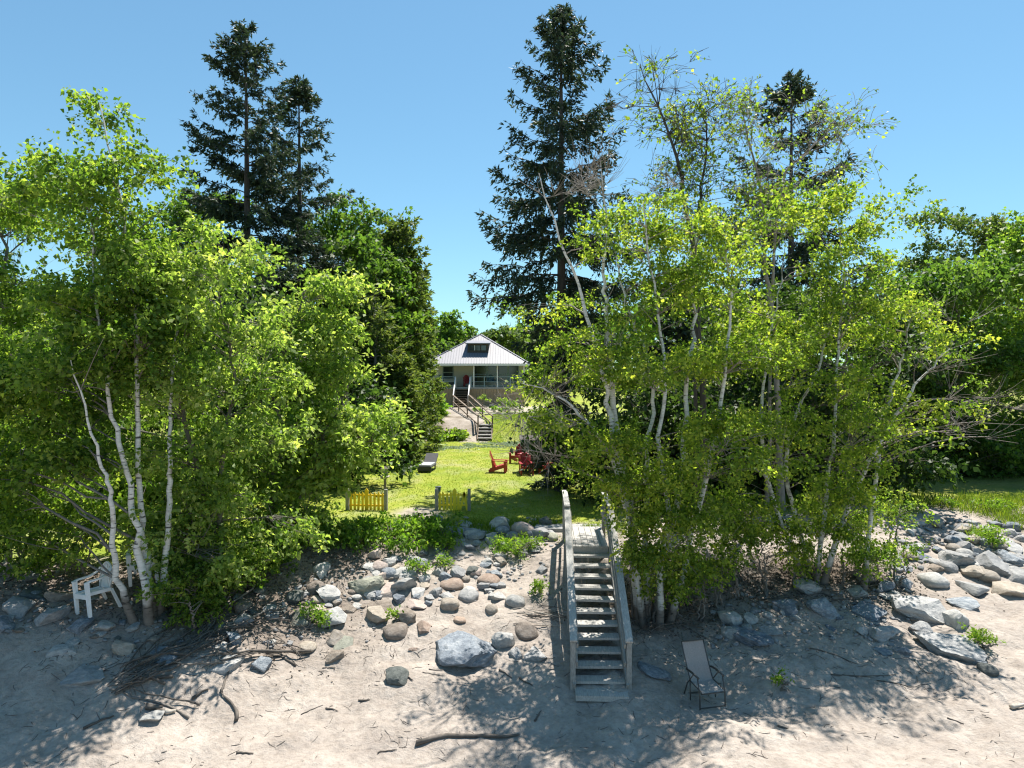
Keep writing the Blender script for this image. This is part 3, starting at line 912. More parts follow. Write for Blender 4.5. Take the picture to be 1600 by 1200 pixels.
    deciduous('birch_tree', 'spreading white-barked birch clump growing beside the beach stairs', 'birch tree',
              [stem_px([(1003, 948), (992, 870), (980, 800), (966, 720), (955, 650), (946, 600), (932, 545), (915, 480), (893, 420), (868, 360), (842, 270)], 0.070, D, D - .3),
               stem_px([(1000, 945), (985, 800), (962, 660), (954, 560), (948, 480), (945, 430), (946, 350), (938, 250)], 0.070, D, D + .1),
               stem_px([(1012, 940), (1010, 780), (1013, 700), (1020, 650), (1017, 580), (988, 500), (968, 430), (960, 380)], 0.052, D + .1, D + .4),
               stem_px([(1022, 935), (1055, 790), (1068, 720), (1072, 640), (1078, 560), (1082, 500), (1085, 430), (1085, 370), (1060, 290)], 0.061, D + .1, D + .2),
               stem_px([(1030, 930), (1040, 800), (1030, 700), (1040, 600), (1030, 500), (1015, 400), (1005, 320)], .05, D - .2, D - .3),
               stem_px([(1045, 925), (1090, 800), (1120, 680), (1135, 560), (1140, 440), (1120, 330)], .055, D, D - .1),
               stem_px([(1005, 940), (975, 780), (940, 690), (900, 640), (855, 610), (812, 598)], 0.041, D - .1, D - .6)],
              [(850, 470, D, 42, 26, 32), (885, 560, D, 60, 42, 80), (838, 610, D - .4, 40, 26, 34), (890, 640, D - .3, 50, 30, 50), (950, 400, D - .4, 40, 60, 60), (1000, 330, D, 60, 38, 80),
               (1050, 400, D, 60, 48, 110), (1100, 350, D, 55, 48, 90), (1120, 440, D, 60, 55, 130), (1025, 480, D, 60, 50, 110), (950, 520, D - .4, 42, 42, 66), (1000, 860, D - .4, 40, 36, 80), (960, 780, D - .3, 36, 40, 50), (1080, 560, D, 70, 50, 140),
               (1150, 560, D, 60, 55, 130), (1000, 610, D - .6, 60, 45, 100), (1100, 650, D - .6, 70, 50, 150), (930, 700, D - .3, 60, 30, 70), (1035, 720, D - .6, 65, 45, 120), (1130, 740, D - .3, 60, 50, 110),
               (1000, 800, D - .5, 50, 45, 80), (1065, 830, D - .3, 60, 45, 110), (1035, 890, D, 50, 32, 70), (1110, 850, D + .3, 60, 40, 80), (905, 735, D - .4, 40, 14, 18),
               (870, 330, D, 45, 60, -14), (930, 290, D, 30, 50, -10), (845, 640, D - .4, 55, 30, -18), (880, 600, D - .2, 50, 40, -10), (900, 700, D - .4, 60, 30, -12), (1010, 290, D, 50, 30, -8)],
              (0.072, 0.055), 52, 'birch_leaf', fill=.42, clump=18, twiglets=False, seed=61, spray=.40, tint_shift=0.06)
    D = 16.2
    deciduous('birch_tree', 'leaning white-barked birch clump above the boulders, one stem tilting outward', 'birch tree',
              [stem_px([(1285, 893), (1325, 790), (1360, 720), (1400, 650), (1440, 590), (1485, 545)], 0.058, D, D - .6),
               stem_px([(1275, 890), (1290, 790), (1300, 700), (1306, 620), (1310, 540), (1320, 440), (1310, 350)], 0.044, D, D + .1),
               stem_px([(1268, 890), (1245, 820), (1230, 740), (1235, 670), (1268, 600), (1285, 550), (1300, 480), (1290, 390)], 0.050, D + .3, D + .3),
               stem_px([(1262, 890), (1215, 800), (1190, 700), (1195, 600), (1210, 500), (1225, 400)], .05, D, D - .2),
               stem_px([(1350, 740), (1375, 690), (1388, 625), (1410, 560), (1424, 480)], 0.044, D - .2, D - .1)],
              [(1245, 390, D, 65, 55, 120), (1300, 330, D, 62, 48, 100), (1345, 400, D, 45, 60, 90), (1200, 470, D, 75, 55, 140), (1295, 480, D, 80, 55, 150), (1190, 570, D, 60, 50, 110),
               (1260, 590, D, 75, 52, 140), (1350, 540, D, 55, 55, 90), (1210, 680, D - .6, 75, 55, 150), (1290, 690, D - .6, 70, 50, 120), (1195, 790, D - .4, 70, 50, 130), (1285, 790, D - .3, 60, 45, 100),
               (1350, 640, D, 45, 40, 46), (1300, 850, D - .3, 50, 34, 90), (1340, 760, D - .3, 40, 40, 50), (1480, 545, D - .4, 45, 32, 34), (1435, 620, D - .5, 50, 36, 34), (1420, 500, D - .2, 36, 45, 36), (1500, 610, D - .6, 26, 20, 12), (1460, 640, D - .6, 70, 45, -18), (1440, 540, D - .4, 50, 50, -12)],
              (0.078, 0.058), 52, 'birch_leaf', fill=.40, clump=18, twiglets=False, seed=62, spray=.42, tint_shift=0.03)
    # ---------------- thin tall trees behind the birches
    D = 20
    deciduous('thin_poplar_tree', 'thin tall poplar with sparse top twigs beside the massive spruce', 'poplar tree',
              [stem_px([(1100, 810), (1095, 600), (1085, 420), (1068, 300), (1045, 210), (1000, 100)], .10, D, D), stem_px([(1090, 560), (1085, 420), (1095, 300), (1105, 210), (1090, 150)], .05, D, D + .3)],
              [(1040, 170, D, 48, 55, 36), (1085, 190, D, 42, 55, 50), (1010, 110, D, 22, 20, 6), (1095, 270, D, 40, 45, 50), (1110, 360, D, 55, 50, 80), (1060, 310, D, 40, 40, 24), (990, 160, D, 25, 30, -8), (1030, 120, D, 40, 40, -10), (1100, 240, D, 40, 60, -10)],
              (0.10, 0.075), 15, 'birch_leaf', 'dark_bark', seed=63, spray=.7, limb_r=.02, clump=5)
    deciduous('thin_poplar_tree', 'thin pale-trunked poplar with sparse crown in front of the dark-trunked spruce', 'poplar tree',
              [stem_px([(1220, 810), (1215, 600), (1205, 480), (1195, 400), (1190, 320), (1175, 240), (1150, 140)], .085, D + 1, D + 1), stem_px([(1200, 440), (1215, 330), (1260, 240), (1310, 200)], .045, D + 1, D + 1.3)],
              [(1165, 190, D, 26, 50, 22), (1200, 230, D, 40, 60, 26), (1260, 200, D, 45, 45, 20), (1305, 200, D, 35, 35, 16), (1320, 250, D, 24, 40, 14), (1230, 330, D, 60, 40, 44), (1180, 350, D, 30, 50, 26), (1165, 180, D, 30, 50, -10), (1290, 230, D, 60, 50, -12)],
              (0.10, 0.075), 14, 'birch_leaf', 'pale_bark', seed=64, spray=.7, limb_r=.02, clump=5, tint_shift=-0.02)
    # ---------------- right-hand background
    D = 28
    dark('broad_maple', 'big shaded maple forming the dark wall beyond the dune grass', (1500, 785), D,
         [(1450, 470, 60, 50, 120), (1520, 440, 60, 50, 130), (1440, 570, 70, 60, 140), (1530, 560, 80, 70, 170), (1440, 670, 70, 60, 130), (1530, 690, 80, 60, 160), (1480, 745, 90, 35, 170), (1400, 720, 60, 50, 110), (1400, 640, 50, 50, 80), (1440, 620, 70, 40, 80)], 71, 'maple_leaf', (.17, .12), r=.22)
    dark('broad_maple', 'sunlit bright green maple at the end of the dune grass', (1620, 790), D + 1,
         [(1590, 400, 50, 40, 110), (1620, 470, 70, 60, 150), (1600, 570, 60, 60, 130), (1620, 680, 70, 70, 150), (1575, 745, 70, 35, 130), (1660, 740, 60, 45, 90), (1560, 640, 50, 50, 80)], 72, 'green_leaf', (.16, .12), r=.2)
    dark('far_tree', 'pale thin-crowned tree on the skyline over the shaded maple', (1480, 700), 46,
         [(1470, 370, 45, 32, 60), (1440, 410, 35, 30, 36), (1530, 370, 40, 26, 60), (1570, 390, 45, 35, 80), (1500, 430, 80, 40, 120), (1400, 450, 40, 35, 50)], 73, 'far_leaf', (.22, .15), cat='tree')
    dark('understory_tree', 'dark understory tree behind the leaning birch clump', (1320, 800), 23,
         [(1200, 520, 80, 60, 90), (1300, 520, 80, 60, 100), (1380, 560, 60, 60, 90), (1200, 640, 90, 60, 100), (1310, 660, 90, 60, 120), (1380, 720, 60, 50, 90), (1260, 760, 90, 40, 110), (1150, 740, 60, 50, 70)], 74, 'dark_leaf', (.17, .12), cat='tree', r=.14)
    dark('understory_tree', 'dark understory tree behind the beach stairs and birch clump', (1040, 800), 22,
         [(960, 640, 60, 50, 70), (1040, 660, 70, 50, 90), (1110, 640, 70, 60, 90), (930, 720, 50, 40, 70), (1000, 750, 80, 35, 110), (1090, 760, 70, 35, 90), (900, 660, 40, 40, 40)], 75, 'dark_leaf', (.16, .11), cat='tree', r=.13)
    # ---------------- bank shrubs
    bush('bank_shrub', 'tangled dogwood shrub in front of the orange-yellow fence', [(505, 815, 18.2, 45, 20), (470, 815, 17.8, 50, 30), (560, 832, 17.8, 40, 12), (450, 850, 17, 30, 26)], 190, (.10, .06), 'bright_leaf', 81, tint_shift=.06)
    bush('bank_shrub', 'low bright green shrub hanging over the round stones of the bank', [(600, 836, 17.6, 50, 28), (650, 832, 17.8, 40, 24), (560, 850, 17.2, 40, 24), (640, 855, 17.3, 36, 16), (690, 845, 17.7, 22, 20)], 200, (.10, .055), 'weed_leaf', 82)
    bush('bank_shrub', 'shaded green shrub behind the second plastic chair', [(310, 900, 13.9, 50, 30), (350, 880, 14.3, 50, 34), (400, 870, 15.2, 40, 30), (300, 935, 13.4, 36, 20)], 170, (.075, .05), 'green_leaf', 83)
    bush('bank_shrub', 'leafy shrub sheltering the bank beyond the white plastic chair', [(60, 850, 14.6, 70, 26), (130, 845, 14.6, 50, 20), (10, 840, 14.4, 50, 36)], 140, (.09, .055), 'green_leaf', 84)
    bush('bank_shrub', 'dense green shrub at the yard edge behind the birch clump', [(30, 760, 15.2, 70, 50), (110, 790, 15.4, 60, 40), (200, 800, 15.8, 50, 40), (10, 690, 15.4, 60, 50), (280, 830, 15.4, 40, 40)], 300, (.10, .07), 'green_leaf', 88)
    bush('bank_shrub', 'dark tangled shrub over the brush pile at the bank edge', [(400, 890, 15.4, 46, 30), (450, 880, 16.2, 46, 26), (490, 860, 16.8, 36, 24), (350, 920, 14.4, 40, 24), (430, 840, 16.6, 50, 26)], 190, (.09, .06), 'green_leaf', 89, tint_shift=-.08)
    bush('bank_shrub', 'leafy low shrub round the foot of the birch clump', [(290, 920, 13.6, 36, 30), (270, 880, 14.2, 30, 26), (330, 950, 13.6, 40, 16)], 90, (.075, .05), 'green_leaf', 90)
    bush('bank_shrub', 'glossy green shrub overhanging the rubble under the leaning birch', [(1340, 830, 16.6, 50, 30), (1370, 855, 16.4, 40, 24), (1320, 870, 16.2, 40, 22), (1395, 800, 17, 36, 26), (1400, 870, 16.3, 34, 16)], 190, (.075, .05), 'green_leaf', 85, tint_shift=.05)
    bush('bank_shrub', 'shaded shrub between the stairs birch and the leaning birch', [(1150, 840, 15.6, 50, 30), (1200, 850, 15.8, 50, 26), (1120, 880, 15.2, 40, 22), (1240, 845, 16.2, 36, 30)], 170, (.075, .05), 'birch_leaf', 86, tint_shift=-.05)
    bush('bank_shrub', 'leafy sprouts around the foot of the stairs birch clump', [(1020, 900, 14.5, 30, 30), (1060, 895, 14.7, 40, 30), (990, 870, 14.7, 26, 30), (1090, 900, 14.8, 30, 20)], 120, (.07, .05), 'birch_leaf', 87)


build_trees()


# ------------------------------------------------------------------ cottage and garden steps
def build_cottage():
    FY = 58.0                                   # front edge of the deck
    x0, x1 = -6.85, 1.05
    gz, dz, ez = 3.05, 4.68, 6.62               # ground, deck floor, eave
    root = empty('cottage', ((x0 + x1) / 2, FY, gz), 'small cream cottage with grey metal hip roof, dormer and raised porch', 'cottage')
    O = np.array(root.location)

    def B(name, mat, par, fn):
        mb = MB(); fn(mb)
        mb.v = [tuple(np.array(v) - O) for v in mb.v]
        return mb.build(name, mat, par)
    wy = FY + 2.1                               # house wall set back behind the porch
    wall = B('wall', 'siding', root, lambda m: (m.box(x0, x1, wy, wy + 7.2, gz, ez + .25),))
    for k in range(26):                         # clapboard courses proud of the wall
        z = dz + .03 + k * .078
        if z < ez: B('clapboard', 'siding', wall, lambda m: m.hexa([(x0 - .01, wy - .022, z), (x1 + .01, wy - .022, z), (x1 + .01, wy - .004, z), (x0 - .01, wy - .004, z), (x0 - .01, wy - .008, z + .07), (x1 + .01, wy - .008, z + .07), (x1 + .01, wy - .004, z + .07), (x0 - .01, wy - .004, z + .07)]))
    # windows and door on the porch wall
    for (a, b, z0, z1) in ((-5.85, -5.05, dz + .75, ez - .25), (-3.2, -2.2, dz + .3, ez - .12), (-2.05, -1.35, dz + .3, ez - .12), (-1.2, -.4, dz + .3, ez - .12), (-.25, .55, dz + .3, ez - .12)):
        w = B('window', 'glass', root, lambda m: m.box(a, b, wy - .045, wy - .027, z0, z1))
        B('frame', 'teal_paint', w, lambda m: (m.box(a - .07, a, wy - .07, wy - .02, z0 - .07, z1 + .07), m.box(b, b + .07, wy - .07, wy - .02, z0 - .07, z1 + .07),
                                               m.box(a, b, wy - .07, wy - .02, z0 - .07, z0), m.box(a, b, wy - .07, wy - .02, z1, z1 + .07)))
        B('sash', 'teal_paint', w, lambda m: m.box(a, b, wy - .06, wy - .047, (z0 + z1) / 2 - .025, (z0 + z1) / 2 + .025))
    # deck
    B('deck_floor', 'old_wood', root, lambda m: m.box(x0, x1, FY, wy - .03, dz - .12, dz))
    n = 34
    for k in range(n):
        a = x0 + (x1 - x0) * k / n; b = x0 + (x1 - x0) * (k + 1) / n
        B('skirt_board', 'skirt_wood', root, lambda m: m.box(a + .012, b - .012, FY + .02 + .006 * (k % 2), FY + .05 + .006 * (k % 2), gz - .3, dz - .125))
    # porch posts, railing
    for x in (x0 + .06, -3.15, -1.2, x1 - .06):
        B('porch_post', 'white_paint', root, lambda m: m.box(x - .05, x + .05, FY + .06, FY + .16, dz, ez))
    for (a, b) in ((x0 + .13, -4.72), (-3.35, x1 - .13)):
        for z, h in ((dz + .86, .05), (dz + .45, .035), (dz + .1, .05)):
            B('rail', 'teal_paint', root, lambda m: m.box(a, b, FY + .08, FY + .14, z - h / 2, z + h / 2))
        k = int((b - a) / .9)
        for i in range(k + 1):
            x = a + (b - a) * i / max(1, k)
            B('rail_post', 'teal_paint', root, lambda m: m.box(x - .035, x + .035, FY + .075, FY + .145, dz, dz + .9))
        B('windbreak', 'glass', root, lambda m: m.box(a, b, FY + .10, FY + .112, dz + .16, dz + .42))
    # hip roof
    ox = .42
    rx0, rx1, ry0, ry1 = x0 - ox, x1 + ox, FY - .35, wy + 7.6
    px, py0, py1, pz = (x0 + x1) / 2 + .12, FY + 4.2, FY + 5.6, 9.25
    c = [(rx0, ry0, ez), (rx1, ry0, ez), (rx1, ry1, ez), (rx0, ry1, ez)]
    p0, p1 = (px, py0, pz), (px, py1, pz)

    def roof(m):
        b = len(m.v)
        m.v += c + [p0, p1] + [(q[0], q[1], ez - .12) for q in c]
        m.f += [(0, 1, 4), (1, 2, 5, 4), (2, 3, 5), (3, 0, 4, 5), (9, 8, 7, 6), (0, 6, 7, 1), (1, 7, 8, 2), (2, 8, 9, 3), (3, 9, 6, 0)]
    rf = B('roof', 'metal_roof', root, roof)
    A = np.array
    for i in range(1, 40):                       # standing seams down the front and side slopes
        t = i / 40
        e = A(c[0]) * (1 - t) + A(c[1]) * t
        # climb straight up the slope until the hip
        s = min((e[0] - rx0) / (px - rx0), (rx1 - e[0]) / (rx1 - px))
        topp = A([e[0], ry0 + (py0 - ry0) * s, ez + (pz - ez) * s])
        if s > .05:
            B('roof_rib', 'metal_rib', rf, lambda m: m.bar(e + A([0, 0, .012]), topp + A([0, 0, .012]), .045, .035))
    for q, pk in ((c[0], p0), (c[1], p0)):
        B('hip_cap', 'metal_rib', rf, lambda m: m.bar(A(q) + A([0, 0, .02]), A(pk) + A([0, 0, .03]), .16, .04))
    B('fascia', 'white_paint', rf, lambda m: m.box(rx0, rx1, ry0 - .03, ry0 - .003, ez - .17, ez + .01))
    # dormer
    dx0, dx1 = px - .95, px + .80
    yf = FY + 1.25
    zf0 = ez + (pz - ez) * (yf - ry0) / (py0 - ry0)
    do = B('dormer', 'dark_wood', rf, lambda m: m.box(dx0, dx1, yf, yf + 1.5, zf0 - .2, zf0 + .78))
    dr = B('dormer_roof', 'metal_roof', rf, lambda m: m.hexa([(dx0 - .18, yf - .25, zf0 + .74), (dx1 + .18, yf - .25, zf0 + .74), (dx1 + .1, py0 - .5, zf0 + 1.12), (dx0 - .1, py0 - .5, zf0 + 1.12),
                                                             (dx0 - .18, yf - .25, zf0 + .82), (dx1 + .18, yf - .25, zf0 + .82), (dx1 + .1, py0 - .5, zf0 + 1.2), (dx0 - .1, py0 - .5, zf0 + 1.2)]))
    for k in range(3):
        a = dx0 + .15 + k * .5
        B('dormer_window', 'glass', rf, lambda m: m.box(a, a + .4, yf - .035, yf - .004, zf0 + .2, zf0 + .62))
    B('dormer_frame', 'white_paint', rf, lambda m: (m.box(dx0 + .57, dx0 + .63, yf - .05, yf - .004, zf0 + .2, zf0 + .62)))
    # porch ceiling strip already given by the roof's underside
    # deck steps
    st = empty('deck_steps', (-4.03, FY - .1, gz), 'wooden steps with white newel posts climbing to the cottage porch', 'stairs')
    O2 = np.array(st.location)
    n = 8; run = 2.3; sx0, sx1 = -4.65, -3.45
    for k in range(n):
        y = FY - .05 - run * (k + .5) / n; z = dz - (dz - gz - .05) * (k + 1) / (n + 1)
        mb = MB().box(sx0 + .05, sx1 - .05, y - .15, y + .15, z - .045, z)
        mb.v = [tuple(np.array(v) - O2) for v in mb.v]; mb.build('tread', 'brown_wood', st)
        mb = MB().box(sx0 + .06, sx1 - .06, y + .12, y + .145, z - .21, z - .047)
        mb.v = [tuple(np.array(v) - O2) for v in mb.v]; mb.build('riser', 'dark_wood', st)
    for x in (sx0, sx1):
        mb = MB().bar((x, FY - .03, dz - .12), (x, FY - .05 - run, gz + .02), .05, .26)
        mb.v = [tuple(np.array(v) - O2) for v in mb.v]; mb.build('stringer', 'brown_wood', st)
        for y, zb, zt in ((FY - .06, dz - .2, dz + .85), (FY - run, gz - .2, gz + 1.0)):
            mb = MB().box(x - .055, x + .055, y - .055, y + .055, zb, zt)
            mb.v = [tuple(np.array(v) - O2) for v in mb.v]; mb.build('newel_post', 'white_paint', st)
        mb = MB().bar((x, FY - .06, dz + .82), (x, FY - run, gz + .95), .07, .12)
        mb.v = [tuple(np.array(v) - O2) for v in mb.v]; mb.build('handrail', 'white_paint', st)
    # lower garden steps
    bx = G(757, 689)
    gs = empty('garden_steps', bx, 'short flight of grey wooden garden steps on the grassy slope', 'stairs')
    n = 5; w = .38
    ztop = Hs(bx[0], bx[1] + 2.6)
    for k in range(n):
        z = .17 * (k + 1); y = .34 * k
        MB().box(-w, w, y - .02, y + .36, z - .06, z).build('tread', 'old_wood', gs)
        MB().box(-w + .01, w - .01, y + .02, y + .05, z - .17, z - .062).build('riser', 'dark_wood', gs)
    for s in (-w - .03, w + .03):
        MB().bar((s, 0, .02), (s, .34 * n, .17 * n), .05, .22).build('stringer', 'brown_wood', gs)
    # brown handrails running from the deck steps down to the garden steps
    for (top_px, bot_px, tall, lab) in (((702, 636), (748, 664), .95, 'brown wooden handrail on the sand side of the garden path'), ((727, 640), (768, 666), .95, 'brown wooden handrail on the grass side of the garden path')):
        b = np.array([bx[0] + (-w - .05 if bot_px[0] < 760 else w + .05), bx[1] + 1.2, 0]); b[2] = Hs(b[0], b[1])
        t = np.array([-4.65 if top_px[0] < 715 else -3.40, FY - 2.6, 0]); t[2] = Hs(t[0], t[1])
        hr = empty('handrail', b, lab, 'handrail')
        for u in (0, .36, .72, 1):
            p = b * (1 - u) + t * u; p[2] = Hs(p[0], p[1])
            q = p - b
            MB().box(q[0] - .04, q[0] + .04, q[1] - .04, q[1] + .04, q[2] - .25, q[2] + tall + .02).build('post', 'brown_wood', hr)
        MB().bar((0, 0, tall + .04), tuple(t - b + np.array([0, 0, tall + .04])), .10, .06).build('top_rail', 'brown_wood', hr)
        MB().bar((0, 0, tall * .5), tuple(t - b + np.array([0, 0, tall * .5])), .05, .08).build('mid_rail', 'brown_wood', hr)
    return dz, FY


DECK_Z, DECK_Y = build_cottage()


# ------------------------------------------------------------------ beach stairs
def build_stairs():
    L0 = np.array([1.585, 12.45]); ang = -0.045
    base = np.array([L0[0], L0[1], Hs(L0[0], L0[1]) - .02])
    st = empty('beach_stairs', base, 'weathered grey wooden beach stairs with handrails and a plank landing', 'stairs', rz=ang)
    top = 2.04 - base[2]
    n = 11; run = 3.45; w = .44
    rise = top / (n + 1)
    rng = random.Random(4)
    for k in range(n):
        y = .08 + run * k / n; z = rise * (k + 1) - .02
        a = rng.uniform(-.008, .008)
        MB().hexa([(-w, y, z - .045 + a), (w, y, z - .045 - a), (w, y + .265, z - .045 - a), (-w, y + .265, z - .045 + a),
                   (-w, y, z + a), (w, y, z - a), (w, y + .265, z - a), (-w, y + .265, z + a)]).build('tread', 'old_wood', st)
    MB().box(-w - .02, w + .02, -.30, .05, -.06, .035).build('foot_board', 'old_wood', st)
    for s in (-1, 1):
        x = s * (w + .03)
        MB().bar((x, -.02, .02), (x, run + .12, top - .14), .05, .25).build('stringer', 'stringer_wood', st)
        # posts: at the foot, half way, the landing's front and back
        for y, zb, zt in ((.02, -.25, .86), (run * .5, -.1, top * .5 + .84), (run + .06, top - 1.25, top + .86), (run + 1.95, top - .4, top + .86)):
            MB().box(x + s * .027 - .045, x + s * .027 + .045, y - .045, y + .045, zb, zt).build('post', 'stringer_wood', st)
        xr = x + s * .02
        MB().bar((xr, -.08, .90), (xr, run + .02, top + .86), .13, .04).build('handrail', 'old_wood', st)
        MB().bar((xr - s * .07, -.02, .80), (xr - s * .07, run + .0, top + .76), .035, .10).build('side_rail', 'stringer_wood', st)
        MB().bar((xr - s * .062, .0, .46), (xr - s * .062, run + .04, top + .44), .035, .12).build('mid_rail', 'stringer_wood', st)
        MB().bar((xr, run - .04, top + .905), (xr, run + 2.05, top + .905), .13, .04).build('landing_rail', 'old_wood', st)
        MB().bar((xr - s * .06, run + .11, top + .45), (xr - s * .06, run + 1.9, top + .45), .035, .12).build('landing_mid_rail', 'stringer_wood', st)
    MB().box(-w, w, run + .02, run + .06, top - .215, top - .045).build('fascia', 'old_wood', st)
    for k in range(6):
        x = -w + (2 * w) * k / 6
        MB().box(x + .004, x + 2 * w / 6 - .006, run - .02, run + 2.0, top - .038 + rng.uniform(-.003, .003), top + rng.uniform(-.003, .003)).build('landing_plank', 'old_wood', st)
    MB().bar((-w, run + .3, top - 1.1), (w, run + .3, top - .25), .04, .09, (0, 1, 0)).build('cross_brace', 'stringer_wood', st)
    MB().bar((w, run + .36, top - 1.1), (-w, run + .36, top - .25), .04, .09, (0, 1, 0)).build('cross_brace', 'stringer_wood', st)
    # concrete slab between landing and lawn
    p = W(868, 812, 18.35)
    o = empty('path_slab', (1.5, 18.6, Hs(1.5, 18.6)), 'flat grey concrete slab joining the stair landing to the lawn', 'slab')
    MB().hexa([(-.9, -.2, -.1), (.9, -.22, -.1), (.95, .35, -.1), (-.85, .35, -.1), (-.9, -.2, .05), (.9, -.22, .05), (.95, .35, .06), (-.85, .35, .06)]).build('slab', 'rock_grey', o)


build_stairs()


# ------------------------------------------------------------------ furniture
def adirondack(label, loc, rz, mat='red_paint', group='red wooden garden chairs', sc=1.0):
    r = empty('adirondack_chair', loc, label, 'chair', group, rz)
    r.scale = (sc, sc, sc)
    # faces -Y in its own space
    for s in (-1, 1):
        x = s * .27
        MB().box(x - .035, x + .035, -.33, -.22, 0, .54).build('leg', mat, r)
        MB().bar((x * .93, -.30, .34), (x * .93, .50, .08), .035, .14).build('leg', mat, r)
        MB().hexa([(x - .07, -.40, .54), (x + .07, -.40, .54), (x + .05, .34, .56), (x - .05, .34, .56),
                   (x - .07, -.40, .565), (x + .07, -.40, .565), (x + .05, .34, .585), (x - .05, .34, .585)]).build('armrest', mat, r)
        MB().bar((x, .26, .06), (x, .34, .60), .04, .08, (0, 1, 0)).build('back_post', mat, r)
    for k in range(5):
        y = -.30 + k * .105; z = .415 - k * .035
        MB().box(-.24, .24, y, y + .09, z - .012, z + .012).build('seat_slat', mat, r)
    for k in range(7):
        u = (k - 3) / 3.0
        h = 1.02 - .17 * u * u
        xb, xt = u * .17, u * .26
        wv = .033
        MB().hexa([(xb - wv, .17, .27), (xb + wv, .17, .27), (xb + wv, .195, .28), (xb - wv, .195, .28),
                   (xt - wv * 1.15, .46, h - .03 * abs(u)), (xt + wv * 1.15, .46, h - .03 * abs(u)), (xt + wv * 1.15, .485, h), (xt - wv * 1.15, .485, h)]).build('back_slat', mat, r)
    MB().bar((-.25, .345, .58), (.25, .345, .58), .03, .07).build('back_rail', mat, r)
    MB().bar((-.24, -.30, .37), (.24, -.30, .37), .025, .10).build('front_apron', mat, r)
    return r


def plastic_chair(label, loc, rot, sc=1.0):
    r = empty('plastic_chair', loc, label, 'chair', 'white plastic chairs', rot=rot)
    r.scale = (sc, sc, sc)
    m = 'white_plastic'
    # seat: slightly dished slab
    MB().hexa([(-.23, -.24, .40), (.23, -.24, .40), (.20, .20, .37), (-.20, .20, .37), (-.23, -.24, .425), (.23, -.24, .425), (.20, .20, .395), (-.20, .20, .395)]).build('seat', m, r)
    MB().box(-.225, .225, -.262, -.242, .33, .42).build('front_apron', m, r)
    for s in (-1, 1):
        MB().hexa([(s * .245 - .03, -.27, 0), (s * .245 + .03, -.27, 0), (s * .245 + .03, -.22, 0), (s * .245 - .03, -.22, 0),
                   (s * .235 - .045, -.25, .64), (s * .235 + .045, -.25, .64), (s * .235 + .045, -.19, .64), (s * .235 - .045, -.19, .64)]).build('leg', m, r)
        MB().hexa([(s * .235 - .03, .30, 0), (s * .235 + .03, .30, 0), (s * .235 + .03, .345, 0), (s * .235 - .03, .345, 0),
                   (s * .20 - .03, .19, .40), (s * .20 + .03, .19, .40), (s * .20 + .03, .235, .40), (s * .20 - .03, .235, .40)]).build('leg', m, r)
        pts = [(s * .235, -.26, .63), (s * .25, -.15, .655), (s * .25, .05, .655), (s * .235, .19, .70), (s * .20, .26, .78)]
        mb = MB()
        for a, b in zip(pts[:-1], pts[1:]):
            mb.bar(a, b, .065, .03)
        mb.build('armrest', m, r)
        MB().bar((s * .205, -.22, .41), (s * .205, .2, .39), .02, .06).build('seat_rim', m, r)
    # arched back frame
    th = np.linspace(math.pi, 0, 13)
    arc = [(-.20, .20, .38)] + [(.215 * math.cos(t), .25 + .05 * math.sin(t), .62 + .25 * math.sin(t)) for t in th] + [(.20, .20, .38)]
    MB().tube(arc, [.022] * len(arc), 6).build('back_frame', m, r, True)
    for k in range(7):
        u = (k - 3) / 3.6
        zt = .62 + .25 * math.sqrt(1 - u * u) - .015
        MB().bar((u * .17, .205, .40), (u * .215, .295, zt), .034, .012, (0, 1, 0)).build('back_slat', m, r)
    return r


def sling_lounger(loc, rz):
    r = empty('sling_chair', loc, 'folding chair with dark tube frame and taupe sling fabric on dappled sand', 'chair', None, rz)
    r.scale = (.9, .9, .9)
    m = 'black_metal'
    def curve(s):
        x = s * .24
        return [(x, -.32, .30), (x, -.28, .335), (x, .02, .36), (x, .14, .40), (x, .34, .72), (x, .50, 1.00)]
    for s in (-1, 1):
        c = resample(curve(s), 14)
        MB().tube(c, .013, 6).build('side_rail', m, r, True)
        MB().tube([(s * .265, -.30, .0), (s * .265, -.29, .25), (s * .265, -.20, .56)], .012, 6).build('leg', m, r, True)
        MB().tube([(s * .265, .34, .0), (s * .265, .20, .30), (s * .265, -.05, .57)], .012, 6).build('leg', m, r, True)
        MB().tube([(s * .265, -.24, .57), (s * .268, .05, .58), (s * .265, .24, .56)], .02, 6).build('armrest', m, r, True)
        MB().tube([(s * .25, .12, .38), (s * .27, .06, .02)], .011, 6).build('strut', m, r, True)
    for (a, b) in (((-.24, -.32, .30), (.24, -.32, .30)), ((-.24, .50, 1.0), (.24, .50, 1.0)), ((-.265, -.30, .02), (.265, -.30, .02)), ((-.265, .34, .02), (.265, .34, .02))):
        MB().tube([a, b], .012, 6).build('cross_bar', m, r, True)
    cl, cr = resample(curve(-1), 14), resample(curve(1), 14)
    for nm, i0, i1 in (('seat_sling', 0, 7), ('back_sling', 7, 13)):
        V = []; Q = []
        for i in range(i0, i1 + 1):
            for k in range(7):
                u = k / 6
                p = cl[i] * (1 - u) + cr[i] * u + np.array([0, .02, -.028]) * math.sin(math.pi * u)
                V.append(p)
        for i in range(i1 - i0):
            for k in range(6):
                a = i * 7 + k
                Q.append((a, a + 1, a + 8, a + 7))
        link(nm, mesh_np(nm, np.array(V), np.array(Q), 'sling', smooth=True), r)
    return r


